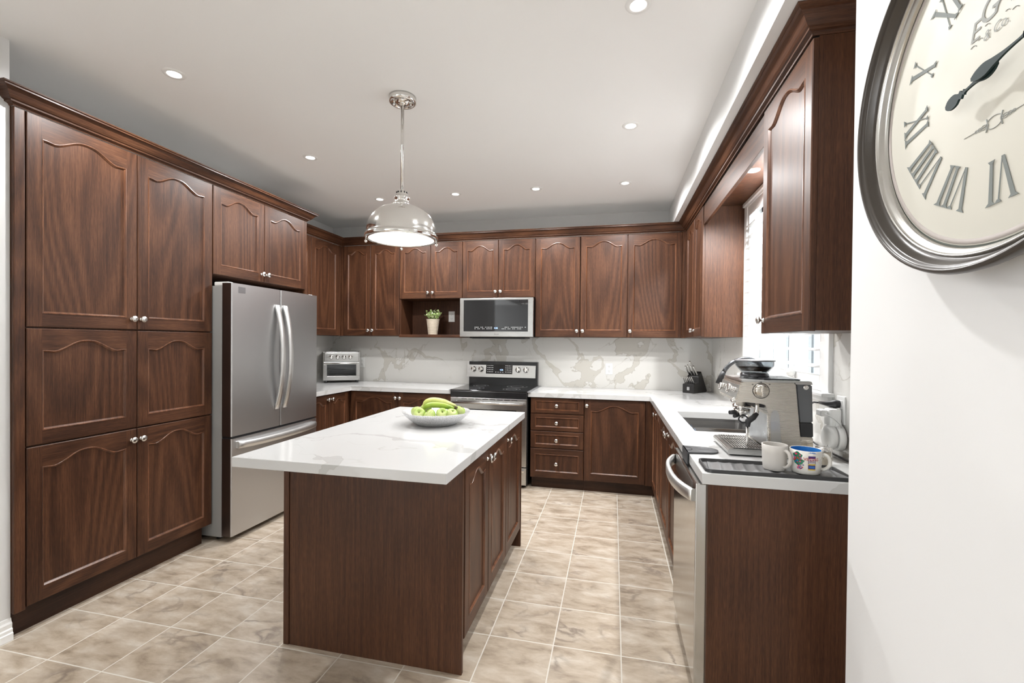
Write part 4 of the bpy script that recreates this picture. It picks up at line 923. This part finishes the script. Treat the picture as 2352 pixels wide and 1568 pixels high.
bm = BM(); lathe(bm, [(.016, .002), (.016, .012), (.013, .014), (.0005, .014)], face(2.345, .034, 0), fa, 22); t.part('grind_dial', bm, NICKEL)
# hopper
hc = (.622, 2.225, 1.231)
bm = BM(); lathe(bm, [(.058, 0), (.058, .016), (.055, .018), (.055, .022)], hc, n=40); t.part('hopper_collar', bm, plain('smoked_collar', (.06, .06, .065), .25, .4))
bm = BM(); lathe(bm, [(.050, .022), (.056, .026), (.078, .054), (.079, .073), (.076, .073), (.075, .055), (.054, .029), (.045, .025)], hc, n=40, cap0=False, cap1=False); t.part('hopper', bm, SMOKE)
bm = BM(); lathe(bm, [(.003, .0275), (.050, .030), (.062, .042), (.066, .047), (.003, .050)], hc, n=40); t.part('beans', bm, BEANS)
bm = BM(); lathe(bm, [(.081, .0735), (.083, .075), (.083, .078), (.079, .080), (.0005, .081)], hc, n=40); t.part('hopper_lid', bm, plain('hopper_lid_grey', (.18, .18, .19), .3))
# group head, portafilter, steam wand
bm = BM(); lathe(bm, [(.036, 0), (.036, -.030), (.040, -.032), (.040, -.046), (.030, -.048)], (.575, 2.235, 1.137), n=32); t.part('group_head', bm, NICKEL)
bm = BM(); lathe(bm, [(.014, 0), (.016, -.02), (.02, -.024), (.02, -.03)], (.575, 2.315, 1.137), n=20); t.part('grinder_outlet', bm, BPLAST)
bm = BM(); bx(bm, .585, .632, 2.10, 2.30, 1.112, 1.136, .004); t.part('head_underside', bm, BPLAST)
bm = BM(); lathe(bm, [(.034, 1.088), (.034, 1.070), (.028, 1.062), (.012, 1.056), (.008, 1.044)], (.575, 2.235, 0), n=28); pf = t.part('portafilter', bm, NICKEL)
bm = BM(); tube(bm, [(.575, 2.235, 1.074), (.545, 2.225, 1.070), (.518, 2.215, 1.070)], [.014, .012, .009], 12); tube(bm, [(.56, 2.23, 1.060), (.535, 2.20, 1.056)], [.012, .008], 10); t.part('portafilter_spout', bm, BPLAST, pf)
bm = BM(); tube(bm, [(.522, 2.09, 1.156), (.500, 2.09, 1.136), (.497, 2.09, 1.133)], [.009, .011, .008], 14); t.part('steam_lever', bm, NICKEL)
t.part('column_trim', side([(.642, .945), (.640, 1.09), (.648, 1.108), (.664, 1.108), (.672, 1.09), (.684, .945)], EY0-.002, EY0+.001, .0015), STEEL)
bm = BM(); tube(bm, [(.60, 2.105, 1.137), (.60, 2.105, 1.115), (.598, 2.104, 1.09), (.585, 2.10, 1.065)], .010, 12); t.part('wand_joint', bm, SATIN)
bm = BM(); tube(bm, [(.600, 2.10, 1.088), (.585, 2.10, 1.068), (.565, 2.10, 1.052), (.562, 2.10, 1.03)], [.009, .012, .013, .011], 12)
tube(bm, [(.546+.018*math.cos(k*PI/8), 2.10, 1.060+.015*math.sin(k*PI/8)) for k in range(17)], .0035, 8, caps=False); t.part('wand_grip', bm, BPLAST)
bm = BM(); tube(bm, [(.562, 2.10, 1.035), (.562, 2.10, .965), (.561, 2.10, .948)], [.0052, .005, .006], 12); t.part('steam_wand', bm, SATIN)
bm = BM(); bx(bm, .6345, .6395, EY0+.03, EY1-.03, .945, 1.11, .001); t.part('splash_plate', bm, plain('scuffed_steel', (.55, .57, .58), .35, .9, noise=.15, nscale=25))
# drip tray and grid
dt = t.part('drip_tray', side([(.480, .914), (.480, .933), (.486, .938), (.632, .938), (.632, .914)], EY0+.004, EY1-.004, .003), STEEL)
bm = BM(); bx(bm, .505, .628, EY0+.012, EY1-.012, .9385, .9400); t.part('grid_pan', bm, BPLAST, dt)
bm = BM()
for y in (EY0+.016, 2.14, 2.215, 2.29, EY1-.016): bx(bm, .500, .630, y-.004, y+.004, .940, .9425, .0005)
for i in range(12): x = .505+i*.0108; bx(bm, x-.0025, x+.0025, EY0+.012, EY1-.012, .9405, .943)
t.part('grid', bm, SATIN, dt)
bm = BM(); bx(bm, .49, .80, EY0+.02, EY1-.02, H+.0002, H+.007); t.part('feet', bm, BPLAST)

# tamping mat hooked over the counter edge
t = Thing('tamping_mat', 'black silicone tamping mat hooked over the worktop edge', 'mat', (.36, 2.12, H))
MY0, MY1 = 2.052, 2.185; bm = BM(); cy = (MY0+MY1)/2; hw = (MY1-MY0)/2
def rr(dx): return [(.314, MY0+dx), (.40-.0, MY0+dx+.012)]+[(.40+(.052-dx)*math.cos(a), cy+(hw-.012-dx)*math.sin(a)) for a in [-PI/2+PI*i/14 for i in range(1, 14)]]+[(.40, MY1-dx-.012), (.314, MY1-dx)]
prism(bm, rr(0), H+.0004, H+.008); prism(bm, [(.3135, MY0), (.3195, MY0), (.3195, MY1), (.3135, MY1)], H-.0445, H+.008); t.part('pad', bm, RUBBER)
bm = BM(); lathe(bm, [(.031, .0), (.034, .0022), (.037, .0)], (.398, cy, H+.008), n=36, cap0=False, cap1=False); t.part('tamper_ring', bm, RUBBER)
bm = BM(); tube(bm, [(.317, cy+.03, H+.008)]+[(.317+.028*math.sin(a), cy+.03*math.cos(a), H+.0085) for a in [PI*i/12 for i in range(13)]], .0016, 6); t.part('rest_notch', bm, BPLAST)

# drying mat with ridges and a raised rim
t = Thing('drying_mat', 'dark grey ridged silicone drying mat under the mugs', 'mat', (.57, 1.86, H))
DX0, DX1, DY0, DY1 = .338, .82, 1.772, 1.945; bm = BM(); nx, ny = 120, 6; g = []
for i in range(nx+1):
    x = DX0+.012+(DX1-DX0-.024)*i/nx; zz = H+.0025+.0062*(.5+.5*math.sin((x-DX0)*2*PI/.042))**1.4
    g.append([bm.verts.new((x+.02*(j/ny), DY0+.006+(DY1-DY0-.012)*j/ny, zz if 0 < j < ny else H+.001)) for j in range(ny+1)])
for a, b in zip(g, g[1:]):
    for j in range(ny): f = bm.faces.new((a[j], b[j], b[j+1], a[j+1])); f.smooth = True
bx(bm, DX0+.004, DX1-.004, DY0+.004, DY1-.004, H+.0003, H+.001); t.part('ridged_base', bm, plain('ridged_silicone', (.17, .17, .172), .33))
def rrect(x0, x1, y0, y1, r0, n=6):
    q = []
    for cx, cy2, s in ((x1-r0, y1-r0, 0), (x0+r0, y1-r0, 1), (x0+r0, y0+r0, 2), (x1-r0, y0+r0, 3)):
        for k in range(n+1): an = PI/2*(s+k/n); q.append((cx+r0*math.cos(an), cy2+r0*math.sin(an)))
    return q
bm = BM(); rings = []
for ins, z in ((0, .0004), (0, .012), (.002, .0135), (.005, .0135), (.007, .012), (.010, .002)): rings.append([bm.verts.new((x, y, H+z)) for x, y in rrect(DX0+ins, DX1-ins, DY0+ins, DY1-ins, .025-ins*.5)])
ring_faces(bm, rings, True, 0, False, False, True); t.part('rim', bm, plain('dark_rim', (.028, .028, .029), .4))

# mugs
def mug(lab, c, rad, h, mo, mi_, hang, flare=0, hr=.026):
    t = Thing('mug', lab, 'mug', c, 'mugs on the drying mat'); bm = BM(); c = Vector(c)
    out = [(.5*rad, 0), (.86*rad, .0015), (.93*rad, .006), (.97*rad+flare*.2, .3*h), (rad*.985+flare*.6, .7*h), (rad+flare, h-.001), (rad-.0015+flare, h)]
    lathe(bm, out+[(rad-.0035+flare, h-.001)], c, n=48, cap1=False); t.part('body', bm, mo)
    bm = BM(); lathe(bm, [(rad-.0035+flare, h-.001), (rad-.0042, .6*h), (rad-.005, .12*h), (.5*rad, .006), (.001, .006)], c, n=48, cap0=False); t.part('inside', bm, mi_)
    dv = Vector((math.cos(hang), math.sin(hang), 0)); bm = BM()
    P = bez(c+dv*(rad-.002)+Vector((0, 0, h*.82)), c+dv*(rad+hr*1.5)+Vector((0, 0, h*.86)), c+dv*(rad+hr*1.35)+Vector((0, 0, h*.16)), c+dv*(rad-.003)+Vector((0, 0, h*.20)), 20)
    tube(bm, P, [.0075]+[.0058]*19+[.0075], 12, flat=1.25); t.part('handle', bm, mo); return t
MZ = H+.0068
mug('plain greige mug on the drying mat, left of the printed one', (.592, 1.858, MZ), .0412, .095, MUGG, MUGG, -.95, .002, .020)
MC = Vector((.690, 1.842, MZ)); MR = .0492
t = mug('cream mug with blue inside and colourful printed scene', MC, MR, .087, MUGW, MUGB, -.20, .002, .024)
def wrap(a, b, lift=.0006):                             # a: arc length (m) from the side facing the room, b: height
    an = -PI/2-.30+1.25*a/MR; b = .006+1.18*b; rr_ = MR*(.972+.028*min(1, b/.061))+.0012+lift; return MC+Vector((rr_*math.cos(an), rr_*math.sin(an), b))
def blob(bm, cx, cy, rx, ry, n=18, wob=0, lift=.0006, mi=0):
    c0 = bm.verts.new(wrap(cx, cy, lift)); rg = [bm.verts.new(wrap(cx+rx*(1+wob*math.sin(5*q))*math.cos(q), cy+ry*(1+wob*math.cos(4*q))*math.sin(q), lift)) for q in [2*PI*k/n for k in range(n)]]
    for k in range(n): bm.faces.new((c0, rg[k], rg[(k+1) % n])).material_index = mi
def patch(bm, x0, x1, y0, y1, lift=.0006, mi=0, sk=0, n=5):
    for k in range(n):
        a, b = x0+(x1-x0)*k/n, x0+(x1-x0)*(k+1)/n; bm.faces.new([bm.verts.new(wrap(*q, lift)) for q in ((a, y0+sk*(a-x0)), (b, y0+sk*(b-x0)), (b, y1+sk*(b-x0)), (a, y1+sk*(a-x0)))]).material_index = mi
bm = BM(); blob(bm, -.023, .052, .0125, .012, wob=.15, mi=0); blob(bm, -.020, .036, .014, .011, wob=.18, mi=0)
random.seed(4)
for k in range(16): blob(bm, -.022+.022*(random.random()-.5), .045+.03*(random.random()-.5), .0022, .0022, 8, lift=.0009, mi=random.choice((1, 2, 3, 4)))
for k in range(12): blob(bm, -.014+.016*(random.random()-.5), .020+.014*(random.random()-.5), .0022, .002, 6, lift=.0009, mi=random.choice((1, 3, 5, 4)))
patch(bm, .004, .022, .014, .055, mi=5); patch(bm, .0055, .0205, .032, .047, .0009, 6); patch(bm, .004, .022, .028, .031, .0009, 2); patch(bm, .004, .022, .013, .016, .0009, 2); patch(bm, .006, .020, .019, .025, .0009, 4)
for k in range(5): patch(bm, .0068+k*.0028, .0082+k*.0028, .034, .043+.002*(k % 2), .0012, 5, n=1)
for k in range(14):
    q0, q1 = .35+k*.15, .35+(k+1)*.15; rA, rB = .0125, .0125-.0045*math.sin(PI*(k+.5)/14)
    bm.faces.new([bm.verts.new(wrap(.013+rr_*math.cos(q), .058+.7*rr_*math.sin(q))) for rr_, q in ((rA, q0), (rA, q1), (rB, q1), (rB, q0))]).material_index = 4
lettering(bm, 'LAS VEGAS', .0125, lambda a, b: wrap(a-.001, .041+b, .0013), mi=1)
t.part('printed_scene', bm, [DGRN, DRED, DYEL, DPNK, DBLU, DPUR, MUGW], recalc=False)

# clip-top jar and camera gadget
t = Thing('storage_jar', 'small jar with a metal clip closure behind the printed mug', 'jar', (.775, 1.985, H))
jc = (.812, 2.0, H)
bm = BM(); lathe(bm, [(.026, 0), (.028, .004), (.028, .05), (.024, .056)], jc, n=28); t.part('glass_body', bm, plain('jar_beige', (.52, .47, .38), .3, coat=.3))
bm = BM(); lathe(bm, [(.027, .0565), (.0285, .059), (.0285, .070), (.020, .073), (.0005, .073)], jc, n=28); t.part('lid', bm, SATIN)
bm = BM(); tube(bm, [(.80, 1.972, H+.03), (.796, 1.966, H+.05), (.80, 1.965, H+.078), (.815, 1.975, H+.085)], .002, 6); tube(bm, [(.825, 1.972, H+.03), (.826, 1.966, H+.055), (.82, 1.966, H+.08)], .002, 6); t.part('wire_clip', bm, NICKEL)
t = Thing('security_camera', 'small white ball-headed gadget on the window sill behind the coffee machine', 'camera', (.918, 2.66, 1.166))
gc = Vector((.918, 2.66, 1.1662)); bm = BM(); lathe(bm, [(.020, 0), (.021, .004), (.018, .020), (.013, .026), (.013, .030), (.019, .034), (.019, .040), (.008, .05)], gc, n=24); t.part('stand', bm, WPLAST)
bm = BM(); hx = Vector((-.55, .75, .35)).normalized(); sdv = hx.cross(Vector((0, 0, 1))).normalized(); lathe(bm, [(.001, -.024), (.014, -.02), (.021, -.008), (.022, .004), (.019, .014), (.018, .013), (.001, .012)], gc+Vector((0, 0, .068)), (sdv, hx.cross(sdv), hx), 24); t.part('head', bm, WPLAST)

# fruit bowl
bc = Vector((-.985, 2.425, H))
t = Thing('fruit_bowl', 'round etched silver bowl of fruit on the island', 'bowl', bc)
bm = BM(); lathe(bm, [(.001, .0005), (.10, .0005), (.112, .004), (.150, .028), (.182, .058), (.194, .074), (.193, .0755), (.190, .0745), (.178, .058), (.146, .030), (.110, .008), (.10, .0055), (.001, .0055)], bc, n=72, cap0=False, cap1=False); t.part('shell', bm, BOWLM)
AP = [(.0012, -.026), (.012, -.0295), (.022, -.027), (.031, -.016), (.036, -.001), (.0355, .012), (.030, .023), (.020, .0285), (.010, .027), (.004, .021), (.0008, .018)]
def apple(name_, lab, x, y, z, tilt, az, s=1.0):
    t = Thing('apple', lab, 'apple', (x, y, z), 'green apples in the bowl'); R = Matrix.Rotation(az, 3, 'Z') @ Matrix.Rotation(tilt, 3, 'Y')
    ax = (R @ Vector((1, 0, 0)), R @ Vector((0, 1, 0)), R @ Vector((0, 0, 1))); bm = BM(); lathe(bm, [(q*s, zz*s) for q, zz in AP], (x, y, z), ax, 28); t.part('flesh', bm, APPLE)
    bm = BM(); c = Vector((x, y, z)); tube(bm, [c+ax[2]*.018*s, c+ax[2]*.030*s+ax[0]*.001, c+ax[2]*.036*s+ax[0]*.004], .0015, 6); t.part('stem', bm, plain('stem_brown', (.10, .06, .03), .7))
for i, (dx, dy, dz, ti, az, lab) in enumerate(((-.105, -.035, .068, .5, 2.2, 'green apple at the far left of the silver bowl'), (-.070, -.075, .064, .9, 4.9, 'green apple second from left at the front of the bowl'), (-.085, .045, .072, .4, 1, 'green apple at the back left under the banana end'), (-.004, -.085, .062, .7, 3.6, 'green apple at the front centre of the bowl'), (.055, -.055, .066, .8, 5.2, 'pale green apple with its stem hollow showing, right of centre'), (.105, -.035, .064, .5, 5.6, 'green apple at the front right of the bowl'), (.125, .035, .072, .4, .5, 'green apple at the far right below the banana tips'), (.03, .02, .045, .2, 1, 'green apple buried under the bananas'))):
    apple('apple', lab, bc.x+dx, bc.y+dy, bc.z+dz, ti, az, .93)
t = Thing('banana_bunch', 'bunch of green-yellow bananas lying on the apples', 'bananas', bc+Vector((0, .01, .11)))
def banana(p0, p1, p2, p3, w, mat):
    P = bez(p0, p1, p2, p3, 18); rad = [w*(.35+.65*min(1, 4.2*min(i/18+.02, 1.02-i/18)))for i in range(19)]; rad[0] = w*.3; rad[-1] = w*.33
    bm = BM(); tube(bm, P, rad, 7); t.part('banana', bm, mat)
def bp_(x, y, z): return bc+Vector((x, y, z))
banana(bp_(-.078, -.005, .082), bp_(-.070, .005, .150), bp_(.0, .012, .140), bp_(.112, .018, .104), .0185, BANY)
banana(bp_(-.062, -.038, .086), bp_(-.045, -.030, .122), bp_(.025, -.022, .116), bp_(.108, -.004, .096), .0165, BANG)
banana(bp_(-.055, .040, .088), bp_(-.03, .035, .112), bp_(.04, .025, .102), bp_(.108, .024, .088), .016, BANY)
bm = BM(); tube(bm, [bp_(.106, .010, .098), bp_(.122, .013, .094)], [.010, .007], 8); t.part('stem', bm, plain('banana_stem', (.08, .055, .02), .7))
